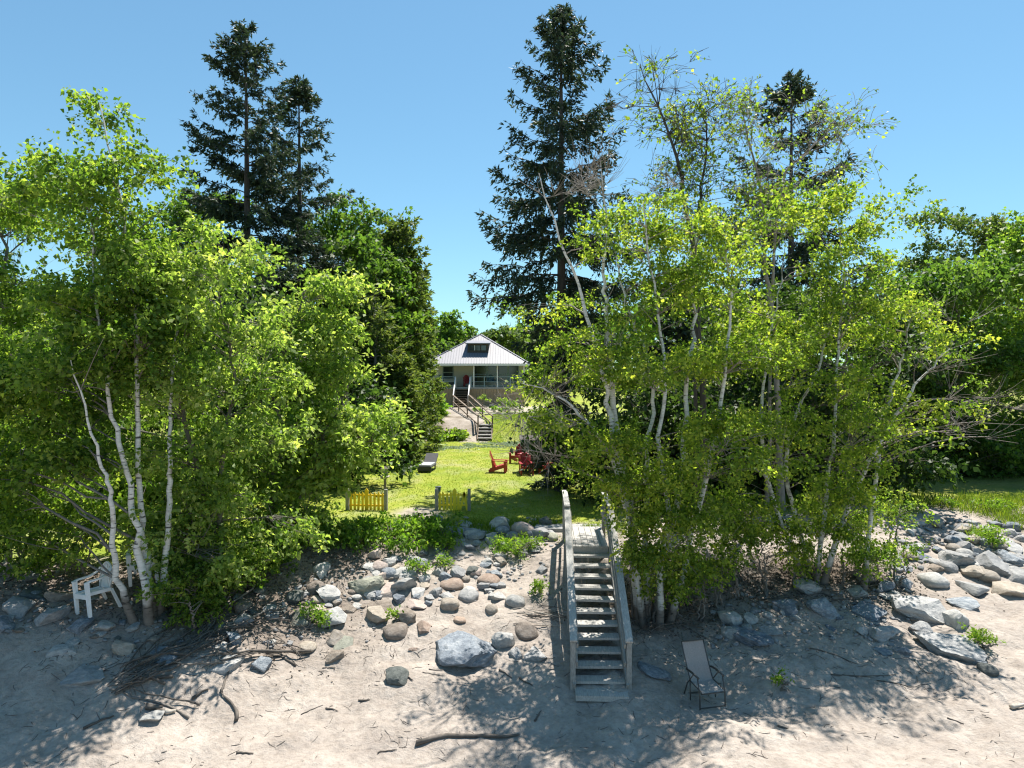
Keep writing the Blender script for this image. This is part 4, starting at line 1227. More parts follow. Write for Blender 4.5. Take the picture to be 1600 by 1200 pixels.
def build_furniture():
    a = G(781, 738)
    adirondack('orange-red wooden garden chair standing alone, seen side on, on the sunny lawn', a, math.radians(84), 'orange_red_paint', sc=.84)
    b = G(822, 742)
    adirondack('red wooden garden chair facing the beach beside the firewood rack', b, math.radians(8), sc=.84)
    c = G(808, 724)
    adirondack('red wooden garden chair turned toward the others, standing behind them on the lawn edge', c, math.radians(-28), sc=.84)
    d = G(856, 741)
    adirondack('red wooden garden chair half hidden behind the bare birch twigs', d, math.radians(-50), sc=.84)
    adirondack('red wooden garden chair on the cottage porch', (-3.75, DECK_Y + 1.1, DECK_Z), math.radians(15))
    e = G(262, 905)
    adirondack('dull red wooden chair tucked among leaves behind the birch clump', (e[0], e[1] + .9, Hs(e[0], e[1] + .9)), math.radians(20))
    p = G(152, 958)
    plastic_chair('white plastic armchair with slatted arched back, tilted on the bank', p, (math.radians(4), math.radians(-6), math.radians(-34)))
    q = G(214, 925)
    plastic_chair('second white plastic armchair partly hidden behind the birch stems', (q[0], q[1] + .35, Hs(q[0], q[1] + .35)), (math.radians(3), math.radians(-4), math.radians(20)))
    l = G(1108, 1112)
    sling_lounger((l[0], l[1] + .28, Hs(l[0], l[1] + .28) - .01), math.radians(14))
    # dark porch chairs
    for k, (x, lab) in enumerate(((-6.1, 'blue-grey porch chair at the end of the cottage porch'), (-1.7, 'dark blue porch chair behind the teal railing, by the windows'))):
        adirondack(lab, (x, DECK_Y + 1.0, DECK_Z), math.radians(-10 + 25 * k), 'blue_plastic', 'dark chairs on the porch')
    # sun lounger on the lawn
    s = G(663, 739)
    r = empty('sun_lounger', s, 'dark sun lounger with grey cushion at the edge of the lawn', 'lounger', None, math.radians(-6))
    r.scale = (.82, .82, .82)
    MB().box(-.33, .33, 0, 1.25, .24, .30).build('base_frame', 'dark_fabric', r)
    for x in (-.28, .28):
        for y in (.08, 1.15):
            MB().box(x - .03, x + .03, y - .03, y + .03, 0, .24).build('leg', 'dark_fabric', r)
    MB().box(-.30, .30, .02, 1.2, .302, .37).build('cushion', 'grey_fabric', r)
    MB().bar((0, 1.22, .33), (0, 1.82, .72), .62, .07).build('backrest', 'dark_fabric', r)
    MB().box(-.34, .34, -.03, -.002, .10, .31).build('end_panel', 'dark_fabric', r)
    # firewood rack
    f = G(842, 741)
    r = empty('firewood_rack', (f[0], f[1] + .5, Hs(f[0], f[1] + .5)), 'dark wooden firewood rack with logs behind the red chairs', 'firewood rack')
    for x in (-.62, .62):
        for y in (0, .5):
            MB().box(x - .04, x + .04, y - .04, y + .04, 0, 1.25).build('post', 'dark_wood', r)
    MB().hexa([(-.75, -.12, 1.25), (.75, -.12, 1.25), (.75, .62, 1.40), (-.75, .62, 1.40), (-.75, -.12, 1.29), (.75, -.12, 1.29), (.75, .62, 1.44), (-.75, .62, 1.44)]).build('roof', 'dark_wood', r)
    MB().box(-.66, .66, .52, .55, .05, 1.24).build('back_panel', 'dark_wood', r)
    rg = random.Random(3)
    for i in range(8):
        for k in range(7):
            x = -.5 + i * .145 + (k % 2) * .05; z = .12 + k * .14
            mb = MB().tube([(x, .02 + rg.uniform(-.03, .03), z), (x, .48, z)], .065 + rg.uniform(-.012, .008), 7)
            mb.build('log', 'grey_bark' if rg.random() < .6 else 'drift_pale', r)
    # yellow picket fences
    def fence(pxs, base_y, mat, label, npk, big, lean_set):
        L = G(pxs[0], base_y); R_ = G(pxs[1], base_y + 1)
        r = empty('picket_fence', L, label, 'fence', 'yellow picket fence panels')
        D = R_ - L; Ln = float(np.linalg.norm(D[:2])); r.rotation_euler = (0, 0, math.atan2(D[1], D[0]))
        h = .52
        for x in (0, Ln):
            MB().box(x - .045, x + .045, -.045, .045, -.1, h + .10).build('post', 'stringer_wood', r)
        for z in (.14, h * .84):
            MB().box(.05, Ln - .05, .012, .04, z - .025, z + .025).build('rail', mat, r)
        for k in range(npk):
            x = .10 + (Ln - .20) * k / (npk - 1)
            wd = .056 if k == big else .034
            hh = h + (.09 if k == big else -.0) + .02 * math.sin(k * 2.1)
            dx = lean_set.get(k, 0)
            MB().slab([(x - wd - dx, -.012, -.02), (x + wd - dx, -.012, -.02), (x + wd + dx, -.012, hh - .05), (x + dx, -.012, hh + .02), (x - wd + dx, -.012, hh - .05)], (0, .02, 0)).build('picket', mat, r)
        return r
    fence((682, 733), 797, 'yellow_paint', 'yellow picket fence panel with crossed pickets between two grey posts beside the shade', 8, 4, {5: .0, 6: .07, 7: -.05, 1: -.02})
    fence((543, 603), 797, 'orange_paint', 'orange-yellow picket fence panel half buried in shrubs', 9, 4, {2: .015})
    # birdhouse on a post
    g = G(600, 775)
    r = empty('birdhouse', (g[0], g[1] + .2, Hs(g[0], g[1] + .2)), 'small grey birdhouse on a post behind the orange-yellow fence', 'birdhouse')
    MB().box(-.035, .035, -.035, .035, -.1, .62).build('post', 'grey_bark', r)
    MB().box(-.08, .08, -.08, .08, .62, .84).build('box', 'stringer_wood', r)
    MB().hexa([(-.12, -.13, .84), (.12, -.13, .84), (.12, .12, .90), (-.12, .12, .90), (-.12, -.13, .86), (.12, -.13, .86), (.12, .12, .92), (-.12, .12, .92)]).build('roof', 'dark_wood', r)
    MB().box(-.14, .14, -.16, .10, .585, .615).build('tray', 'drift_pale', r)
    # planter pot by the fence
    g = G(688, 782)
    r = empty('planter_tub', (g[0] - .12, g[1] + .5, Hs(g[0], g[1] + .5)), 'blue-grey plastic tub tucked behind the yellow fence post', 'tub')
    r.scale = (.8, .8, .8)
    MB().tube([(0, 0, 0), (0, 0, .04), (0, 0, .38), (0, 0, .42)], [.08, .085, .11, .115], 14).build('tub', 'blue_plastic', r, True)
    MB().tube([(0, 0, .40), (0, 0, .435)], [.12, .12], 14).build('rim', 'grey_fabric', r, True)


build_furniture()


# ------------------------------------------------------------------ stones
import bmesh
from mathutils import Vector, noise


def rock_mesh(name, shape, seed, mat):
    rg = random.Random(seed)
    bm = bmesh.new()
    bmesh.ops.create_icosphere(bm, subdivisions=4 if shape.isupper() else 3, radius=1.0)
    sh = shape.lower()
    off = Vector((rg.uniform(-50, 50), rg.uniform(-50, 50), rg.uniform(-50, 50)))
    p = {'r': 2.5, 'b': 5.5, 's': 5.0, 'w': 2.6}[sh]
    planes = []
    nplane = {'r': 7, 'b': 12, 's': 9, 'w': 6}[sh]
    for _ in range(nplane):
        n = Vector((rg.gauss(0, 1), rg.gauss(0, 1), rg.gauss(0, .8))).normalized()
        planes.append((n, rg.uniform(.70, .93) if sh == 'r' else rg.uniform(.50, .86)))
    if sh == 'w':
        planes += [(Vector((.75, -.2, .62)).normalized(), .42), (Vector((-.7, -.3, .65)).normalized(), .45), (Vector((0, -.8, .6)).normalized(), .6)]
    for v in bm.verts:
        c = v.co
        k = (abs(c.x) ** p + abs(c.y) ** p + abs(c.z) ** p) ** (1 / p)
        q = c / k * .93
        for n, d in planes:
            e = q.dot(n) - d
            if e > 0: q = q - n * e * (.97 if sh != 'r' else .8)
        a = .06 if sh == 'r' else .10
        q = q * (1 + a * noise.noise(q * 1.7 + off) + a * .6 * noise.noise(q * 4.3 + off) + a * .32 * noise.noise(q * 11 + off))
        if shape.isupper() and sh != 'r':
            pit = noise.noise(q * 5.5 + off * 2)
            q = q * (1 - .10 * max(0, pit) + .03 * noise.noise(q * 18 + off))
        v.co = q
    me = bpy.data.meshes.new(name)
    bm.to_mesh(me); bm.free()
    for f in me.polygons: f.use_smooth = True
    try:
        me.set_sharp_from_angle(angle=math.radians(26 if sh != 'r' else 40))
    except Exception:
        pass
    me.materials.append(M[mat])
    return me


def place_rock(px, py, w, h, shape, mat, label, seed, group=None, cat='rock', name='rock', me=None):
    g = G(px, py + h * .46)
    d = g[1]
    rx = 1.1 * w / 2 / IMG_F * d
    hm = 1.22 * h / IMG_F * d
    flat = shape.lower() == 's'
    sn = (CAM[2] - g[2]) / math.hypot(d, CAM[2] - g[2])
    slope = max(0.0, (Hs(g[0], d + .5) - Hs(g[0], d - .1)) / .6)
    eff = sn + .9 * min(slope, .45)
    zt0 = (.24 if flat else .5) * rx
    ry = min(1.05 * rx, max(.55 * rx, (hm - .8 * zt0) / (1.7 * eff)))
    zt = min((.45 if flat else .9) * rx, max((.15 if flat else .26) * rx, (hm - 1.55 * ry * eff) / .85))
    rz = max(zt * .75, (.2 if flat else .36) * rx)
    y = g[1] + ry * .72
    x = g[0] * y / g[1]
    o = link(name, me or rock_mesh(name, shape, seed, mat))
    o.scale = (rx * 1.06, ry * 1.1, rz * 1.05)
    gz = Hs(x, y)
    o.location = (x, y, min(gz, Hs(g[0], g[1]) + .6 * (gz - g[2])) + zt - rz)
    rg = random.Random(seed)
    o.rotation_euler = (rg.uniform(-.1, .12) + .7 * math.atan(slope) * (1 if flat else .5), rg.uniform(-.15, .15), rg.uniform(-.5, .5) if shape.lower() != 's' else rg.uniform(-.25, .25))
    return tag(o, label, cat, group)


ROCKS = [
    # px, py, w, h, shape, material, label  -- sand slope beside the stairs
    (733, 1012, 98, 70, 'S', 'rock_blue', 'largest blue-grey pitted boulder lying flat in the open sand'),
    (623, 1058, 42, 33, 'b', 'rock_dark', 'black and white angular rock alone on the lower sand'),
    (783, 995, 40, 42, 'b', 'rock_grey', 'grey block with pale top beside the largest pitted boulder'),
    (823, 987, 36, 28, 'r', 'rock_brown', 'dark rounded stone sunk in sand near the stair shadow'),
    (805, 940, 29, 22, 'r', 'rock_grey', 'smooth grey egg-shaped stone on sand near the stairs'),
    (769, 951, 19, 17, 'r', 'rock_tan', 'small tan and grey rounded pebble on bare sand'),
    (732, 932, 31, 19, 'r', 'rock_grey', 'flat pale grey stone with shadow beneath its overhang'),
    (702, 943, 28, 27, 'r', 'rock_tan', 'round tan stone touching the flat pale grey one'),
    (718, 970, 19, 12, 'r', 'rock_rust', 'small reddish brown stone above the largest pitted boulder'),
    (662, 978, 27, 29, 'w', 'rock_rust', 'orange pyramid-shaped stone with dark lower face'),
    (620, 988, 39, 25, 'r', 'rock_brown', 'long brown stone with a tuft of weed on it'),
    (633, 963, 30, 27, 'b', 'rock_brown', 'grey-brown lump above the long brown stone'),
    (590, 966, 38, 30, 'b', 'rock_tan', 'tan-topped block with slate-dark front face'),
    (525, 963, 44, 36, 'b', 'rock_pale', 'large whitish grey boulder beside a bright green weed'),
    (472, 962, 38, 34, 'w', 'rock_green', 'dark green-grey humped boulder beside a bright green weed'),
    (521, 995, 30, 31, 'w', 'rock_tan', 'tan wedge stone under the whitish boulder'),
    (538, 1005, 34, 18, 's', 'rock_green', 'low green-grey stone leaning on the tan wedge'),
    (480, 1013, 30, 21, 'r', 'rock_tan', 'beige oval stone half sunk in sand'),
    (523, 1027, 26, 21, 'b', 'rock_brown', 'grey-brown stone with undercut lower edge'),
    (515, 928, 42, 34, 'b', 'rock_pale', 'pale faceted boulder in the upper stone row'),
    (493, 918, 28, 26, 'r', 'rock_brown', 'smooth brown-grey dome stone behind the pale faceted boulder'),
    (463, 935, 28, 24, 'b', 'rock_dark', 'blackish green stone at the edge of the shrub shade'),
    (568, 912, 54, 30, 'B', 'rock_green', 'broad flat greenish boulder below the bank shrub'),
    (634, 912, 36, 30, 'b', 'rock_grey', 'mid grey boulder with slanting light top'),
    (610, 925, 36, 21, 's', 'rock_pink', 'low pinkish stone under the slanting grey boulder'),
    (623, 936, 19, 20, 'b', 'rock_blue', 'small blue-grey cube-like stone'),
    (652, 927, 24, 15, 's', 'rock_pale', 'small white slab in the upper stone row'),
    (652, 944, 30, 20, 's', 'rock_pink', 'pinkish flat stone below the small white slab'),
    (669, 938, 14, 20, 'b', 'rock_blue', 'narrow upright blue-grey stone'),
    (600, 948, 32, 14, 's', 'rock_brown', 'thin brown stone behind the tan-topped block'),
    (706, 914, 34, 18, 'r', 'rock_rust', 'reddish low hump stone poking from the sand'),
    (763, 907, 33, 20, 'r', 'rock_rust', 'elongated orange-brown stone near the weed patch'),
    (717, 893, 28, 26, 'b', 'rock_grey', 'grey block with a flat face above the reddish hump'),
    (741, 888, 26, 27, 'b', 'rock_dark', 'dark split stone with white veins'),
    (728, 903, 13, 16, 'r', 'rock_tan', 'small tan pebble leaning on the grey block'),
    (593, 883, 23, 21, 'r', 'rock_pink', 'round pinkish stone peeping from under the shrub'),
    (640, 896, 48, 17, 's', 'rock_pale', 'long pale slab lying under the shrub edge'),
    (607, 896, 23, 18, 'r', 'rock_blue', 'dark blue rounded stone beside the long pale slab'),
    (817, 823, 33, 30, 'R', 'rock_pink', 'big orange-tan round boulder at the crest of the bank'),
    (782, 818, 36, 27, 'b', 'rock_pale', 'white craggy boulder at the crest of the bank'),
    (742, 832, 40, 22, 's', 'rock_pale', 'tilted white slab near the crest of the bank'),
    (840, 834, 30, 21, 'b', 'rock_grey', 'grey stone under the big orange-tan boulder'),
    (862, 839, 20, 14, 'r', 'rock_green', 'small dark oval stone by the stair landing'),
    (852, 815, 28, 14, 'b', 'rock_dark', 'dark shaded stone beside the concrete slab'),
    (728, 820, 22, 12, 's', 'rock_pale', 'small white flat stone above the tilted slab'),
    (693, 902, 22, 16, 'b', 'rock_blue', 'small blue-grey stone under the weed tuft'),
    (847, 888, 21, 18, 'b', 'rock_grey', 'speckled grey stone near the upper stair shadow'),
    (803, 1019, 21, 20, 'b', 'rock_pale', 'small pale blue stone below the grey block'),
    (838, 1026, 40, 22, 's', 'rock_pale', 'half buried pale slab touching the stair shadow'),
    (647, 1015, 16, 6, 's', 'rock_rust', 'thin flat reddish chip on open sand'),
    (503, 889, 24, 18, 'r', 'rock_grey', 'grey stone hidden under leaves at the shrub foot'),
    (497, 952, 23, 15, 'b', 'rock_pink', 'small chalky stone between two boulders'),
    (768, 836, 18, 22, 'b', 'rock_pale', 'upright pale stone propping the tilted slab'),
    (800, 838, 18, 13, 'r', 'rock_grey', 'small grey cobble under the white craggy boulder'),
    (690, 872, 20, 15, 'b', 'rock_grey', 'grey cobble at the tip of the low shrub'),
    # left bank
    (380, 948, 28, 24, 'r', 'rock_brown', 'brown rounded stone at the foot of the shaded shrub'),
    (343, 978, 17, 20, 'r', 'rock_blue', 'small blue upright stone under the shaded shrub'),
    (380, 969, 36, 24, 'b', 'rock_grey', 'grey stone in shade above the blue block'),
    (367, 994, 28, 27, 'b', 'rock_blue', 'blue-grey block at the head of the brush pile'),
    (405, 1040, 34, 24, 'b', 'rock_blue', 'blue-grey stone with a forked stick lying by it'),
    (343, 1038, 78, 24, 's', 'rock_pale', 'long pale slab buried beside the brush pile'),
    (253, 1028, 55, 26, 's', 'rock_blue', 'blue-grey slab under the brush pile branches'),
    (195, 1013, 50, 25, 'b', 'rock_tan', 'tan boulder in dappled shade below the birch foot'),
    (100, 1017, 44, 22, 's', 'rock_grey', 'low grey boulder in dappled shade, sloping to the sand'),
    (130, 1054, 74, 34, 'S', 'rock_grey', 'large grey slab sunk in shaded sand'),
    (167, 981, 32, 22, 'b', 'rock_grey', 'grey stone in front of the white plastic chair legs'),
    (123, 981, 32, 26, 'b', 'rock_blue', 'bluish stone below the white plastic chair'),
    (80, 964, 44, 32, 'b', 'rock_pale', 'pale sharp-topped boulder near the white plastic chair'),
    (33, 950, 52, 32, 'b', 'rock_grey', 'wide grey boulder on the shaded bank beyond the plastic chair'),
    (8, 978, 34, 28, 'b', 'rock_blue', 'bluish boulder below the wide grey one'),
    (55, 928, 40, 18, 's', 'rock_dark', 'dark flat stone under the overhanging leaves'),
    (92, 932, 44, 20, 'b', 'rock_brown', 'brown stone behind the sharp-topped boulder'),
    (50, 904, 34, 17, 'b', 'rock_dark', 'dark stone at the top of the shaded bank'),
    (240, 1123, 38, 22, 'b', 'rock_grey', 'lone grey stone with a broken log beside it'),
    # right bank
    (1265, 918, 42, 30, 'B', 'rock_pale', 'pale boulder directly under the leaning birch foot'),
    (1285, 952, 42, 38, 'B', 'rock_blue', 'tall blue-grey boulder stacked below the pale one'),
    (1228, 950, 40, 28, 'b', 'rock_blue', 'long bluish stone lying aslant in birch shade'),
    (1170, 963, 24, 32, 'b', 'rock_grey', 'upright grey stone near the sling chair'),
    (1138, 964, 34, 29, 'b', 'rock_pale', 'pale cracked stone near the sling chair'),
    (1203, 986, 30, 16, 's', 'rock_grey', 'small grey stone in dappled shade'),
    (1175, 1001, 54, 30, 'S', 'rock_blue', 'broad blue-grey slab in dappled shade'),
    (1140, 989, 26, 18, 'b', 'rock_grey', 'little grey stone below the cracked one'),
    (1373, 993, 48, 36, 'B', 'rock_pale', 'pale angular boulder in front of the great block'),
    (1345, 984, 19, 22, 'b', 'rock_grey', 'small grey stone leaning on the pale angular boulder'),
    (1437, 982, 28, 27, 'b', 'rock_pale', 'boxy white stone under the great block'),
    (1440, 950, 90, 44, 'B', 'rock_pale', 'great rectangular limestone block in the rubble'),
    (1493, 967, 46, 32, 'b', 'rock_pale', 'white angular stone at the end of the great block'),
    (1505, 943, 44, 17, 's', 'rock_blue', 'flat blue-grey flagstone on sunny sand'),
    (1480, 1009, 86, 46, 'S', 'rock_pale', 'wide pale slab half covered by sunny sand'),
    (1543, 1048, 27, 17, 'r', 'rock_dark', 'dark stone below the wide pale slab'),
    (1528, 1034, 24, 15, 's', 'rock_blue', 'small bluish stone beside a dry weed'),
    (1515, 917, 40, 25, 'b', 'rock_grey', 'grey box-shaped stone on the sunny sand edge'),
    (1572, 921, 46, 26, 'b', 'rock_tan', 'long tan stone on the sunny sand edge'),
    (1545, 903, 30, 24, 'r', 'rock_tan', 'curved tan stone resting on the long tan one'),
    (1547, 882, 50, 40, 'B', 'rock_grey', 'big grey boulder beneath the sunny bush'),
    (1519, 891, 32, 30, 'b', 'rock_tan', 'tan-grey stone against the big grey boulder'),
    (1457, 907, 38, 28, 'r', 'rock_grey', 'lumpy grey boulder above the great block'),
    (1413, 908, 27, 31, 'b', 'rock_blue', 'standing blue-grey stone under the glossy shrub'),
    (1382, 918, 28, 22, 'b', 'rock_blue', 'shaded blue stone under the glossy shrub'),
    (1390, 933, 34, 17, 's', 'rock_grey', 'mottled stone beside the great block'),
    (1490, 876, 46, 32, 'B', 'rock_grey', 'split grey boulder in the middle of the rubble'),
    (1503, 853, 27, 22, 'b', 'rock_grey', 'cracked grey stone on top of the rubble'),
    (1523, 859, 20, 15, 'b', 'rock_pale', 'small white stone on top of the rubble'),
    (1467, 857, 18, 17, 'b', 'rock_blue', 'bluish stone at the back of the rubble'),
    (1590, 900, 40, 26, 'b', 'rock_grey', 'grey slab-sided stone at the far end of the rubble'),
    (1582, 876, 34, 22, 'b', 'rock_blue', 'bluish slab behind the slab-sided stone'),
    (1464, 890, 25, 15, 'b', 'rock_brown', 'brownish stone between two rubble boulders'),
    (1335, 921, 38, 20, 'b', 'rock_grey', 'shaded grey stone behind the tall blue-grey boulder'),
    (1352, 905, 28, 17, 'b', 'rock_brown', 'brown stone at the shaded bank under leaves'),
    (1358, 954, 46, 28, 'b', 'rock_blue', 'shaded bluish boulder beside the great block'),
    (1410, 1016, 26, 17, 'b', 'rock_blue', 'blue stone at the lower edge of the dappled shade'),
    (1376, 1017, 30, 14, 's', 'rock_blue', 'flat blue stone partly under sand in shade'),
    (1022, 1046, 44, 30, 's', 'rock_blue', 'bluish stone in the shade beside the stair foot'),
    (1572, 853, 40, 20, 'b', 'rock_pale', 'bleached stone among dune grass'),
]


def build_rocks():
    for i, r in enumerate(ROCKS):
        place_rock(*r, seed=100 + i)
    # smaller look-alikes scattered through each stony zone
    rg = random.Random(9)
    zones = [
        ((1400, 1598, 815, 890), 80, (11, 28), ['rock_grey', 'rock_grey', 'rock_pale', 'rock_tan', 'rock_blue'], 'small rubble stone piled at the top of the sunny bank below dune grass', 'small stones on the sunny rubble bank'),
        ((1330, 1470, 905, 975), 16, (8, 15), ['rock_grey', 'rock_blue', 'rock_brown'], 'small stone wedged among boulders under the glossy shrub', 'small stones under the glossy shrub'),
        ((570, 790, 862, 935), 70, (9, 24), ['rock_grey', 'rock_pale', 'rock_tan', 'rock_pink', 'rock_blue'], 'small stone lying loose in the upper stone row below the shrubs', 'small stones of the upper row'),
        ((680, 870, 808, 866), 46, (9, 24), ['rock_grey', 'rock_pale', 'rock_blue'], 'small rubble stone along the crest of the bank by the landing', 'small crest stones'),
        ((440, 600, 890, 960), 24, (8, 20), ['rock_grey', 'rock_pale', 'rock_tan', 'rock_brown'], 'small stone between the green-grey and whitish boulders', 'small stones between the big boulders'),
        ((0, 260, 895, 1010), 20, (8, 20), ['rock_grey', 'rock_blue', 'rock_brown', 'rock_dark'], 'small stone in dappled shade on the bank around the white plastic chair', 'small stones around the plastic chair'),
        ((1110, 1340, 930, 1000), 18, (7, 16), ['rock_grey', 'rock_blue', 'rock_pale'], 'small stone in dappled shade below the leaning birch', 'small stones below the leaning birch'),
        ((330, 470, 915, 1010), 20, (9, 22), ['rock_grey', 'rock_dark', 'rock_brown'], 'small stone at the foot of the shaded shrub by the brush pile', 'small stones by the brush pile'),
    ]
    base = {}
    for z, n, sz, mats, lab, grp in zones:
        for k in range(n):
            px = rg.uniform(z[0], z[1]); py = rg.uniform(z[2], z[3])
            m = rg.choice(mats); sh = rg.choice('rbbbs'); v = rg.randrange(2)
            key = (m, sh, v)
            if key not in base:
                base[key] = rock_mesh('stone', sh, hash(key) % 1000 if False else len(base) + 900, m)
            w = rg.uniform(*sz); h = w * rg.uniform(.55, .85)
            word = {'rock_grey': 'grey', 'rock_pale': 'pale', 'rock_tan': 'tan', 'rock_blue': 'blue-grey', 'rock_brown': 'brown', 'rock_dark': 'dark', 'rock_pink': 'pinkish'}[m]
            form = {'r': 'rounded', 'b': 'angular', 's': 'flat'}[sh]
            place_rock(px, py, w, h, sh, m, lab.replace('small ', 'small %s %s ' % (word, form), 1), rg.randrange(10 ** 6), grp, 'stone', 'stone', base[key])
    # the smallest rubble, past counting
    rng = np.random.default_rng(15)
    src = rock_mesh('rubble', 'b', 951, 'rock_grey')
    bm = bmesh.new(); bmesh.ops.create_icosphere(bm, subdivisions=2, radius=1.0)
    sv = np.array([v.co[:] for v in bm.verts]); sf = np.array([[v.index for v in f.verts] for f in bm.faces]); bm.free()
    bpy.data.meshes.remove(src)
    VV = []; FF = []; o = 0
    for z, n, w0, w1 in (((1400, 1598, 812, 890), 150, 5, 13), ((570, 860, 850, 940), 150, 3, 9), ((680, 870, 808, 866), 90, 4, 11), ((430, 600, 890, 1010), 70, 3, 9), ((0, 440, 890, 1030), 110, 4, 11), ((1110, 1420, 915, 1020), 120, 4, 12)):
        for k in range(n):
            g = G(rng.uniform(z[0], z[1]), rng.uniform(z[2], z[3]))
            r = rng.uniform(w0, w1) / 2 / IMG_F * g[1]
            v = sv.copy()
            for _ in range(7):
                nn = norm(rng.normal(0, 1, 3)); e = np.maximum(0, v @ nn - rng.uniform(.45, .8)); v = v - e[:, None] * nn
            a = rng.uniform(0, 6.28); c, s_ = math.cos(a), math.sin(a)
            v = v * np.array([1.15, .9, rng.uniform(.45, .8)]) * r
            v = np.column_stack([v[:, 0] * c - v[:, 1] * s_, v[:, 0] * s_ + v[:, 1] * c, v[:, 2]]) + g + np.array([0, 0, r * .1])
            VV.append(v); FF.append(sf + o); o += len(v)
    tag(link('rubble', mesh_np('rubble', np.vstack(VV), np.vstack(FF), 'rock_grey')), 'small grey rubble filling the gaps between the stones of the bank', kind='stuff')
    # rock garden in front of the porch
    for k, (px, py, w, h, m) in enumerate(((769, 632, 11, 12, 'rock_dark'), (774, 622, 8, 8, 'rock_pale'), (797, 628, 9, 9, 'rock_dark'), (758, 634, 7, 6, 'rock_brown'), (785, 640, 6, 5, 'rock_pale'), (790, 634, 7, 5, 'rock_grey'), (750, 628, 6, 5, 'rock_tan'))):
        place_rock(px, py, w, h, 'b', m, 'garden stone in the rockery in front of the porch', 700 + k, 'rockery stones', 'stone', 'stone')
    for k in range(13):
        px = 760 + k * 5.2; py = 647 - .12 * k + rg.uniform(-.6, .6)
        place_rock(px, py, 6, 3.4, 'b', rg.choice(['rock_grey', 'rock_dark', 'rock_brown']), 'edging stone in the row above the green slope', 740 + k, 'edging stones', 'stone', 'stone')


build_rocks()


# ------------------------------------------------------------------ sticks and driftwood
def stick(a, b, r, mat, label, group, seed, lift=0.0, fork=True, bend=.08):
    rg = np.random.default_rng(seed)
    K = 8
    t = np.linspace(0, 1, K)[:, None]
    a = np.array(a[:2]); b = np.array(b[:2])
    L = np.linalg.norm(b - a)
    p = a * (1 - t) + b * t
    perp = np.array([-(b - a)[1], (b - a)[0]]) / (L + 1e-6)
    p = p + perp * (np.sin(t * math.pi) * rg.normal(0, bend) * L + rg.normal(0, .018, (K, 1)) * L)
    z = H(p[:, 0], p[:, 1])
    z = z * .5 + np.linspace(z[0], z[-1], K) * .5 + r * .8 + lift * (np.sin(np.linspace(0, math.pi, K)) * .5 + .5)
    z = np.maximum(z, H(p[:, 0], p[:, 1]) + r * .4)
    P = np.column_stack([p, z])
    R = r * (1 - .6 * t[:, 0]) * (1 + rg.normal(0, .06, K))
    mb = MB(); O = P[0].copy()
    mb.tube(P - O, R, 6)
    if fork and L > .5:
        i = rg.integers(3, 6)
        d = (P[i + 1] - P[i]) / np.linalg.norm(P[i + 1] - P[i])
        e = P[i] + (d + np.array([*(perp * rg.choice([-1, 1]) * .7), .12])) * L * rg.uniform(.15, .3)
        e[2] = max(e[2], Hs(e[0], e[1]) + .01)
        mb.tube([P[i] - O, (P[i] + e) / 2 - O + rg.normal(0, .01, 3), e - O], [R[i] * .7, R[i] * .5, R[i] * .3], 5)
    o = mb.build('branch', mat, None, True)
    o.location = O
    if group:
        th = 'thicker ' if r > .017 else ('slim ' if r > .0095 else 'very thin ')
        label = th + ('pale ' if mat == 'drift_pale' else 'rough grey ' if mat == 'grey_bark' else '') + ('long ' if L > 1.2 else 'short ' if L < .6 else '') + label
    return tag(o, label, 'branch', group)


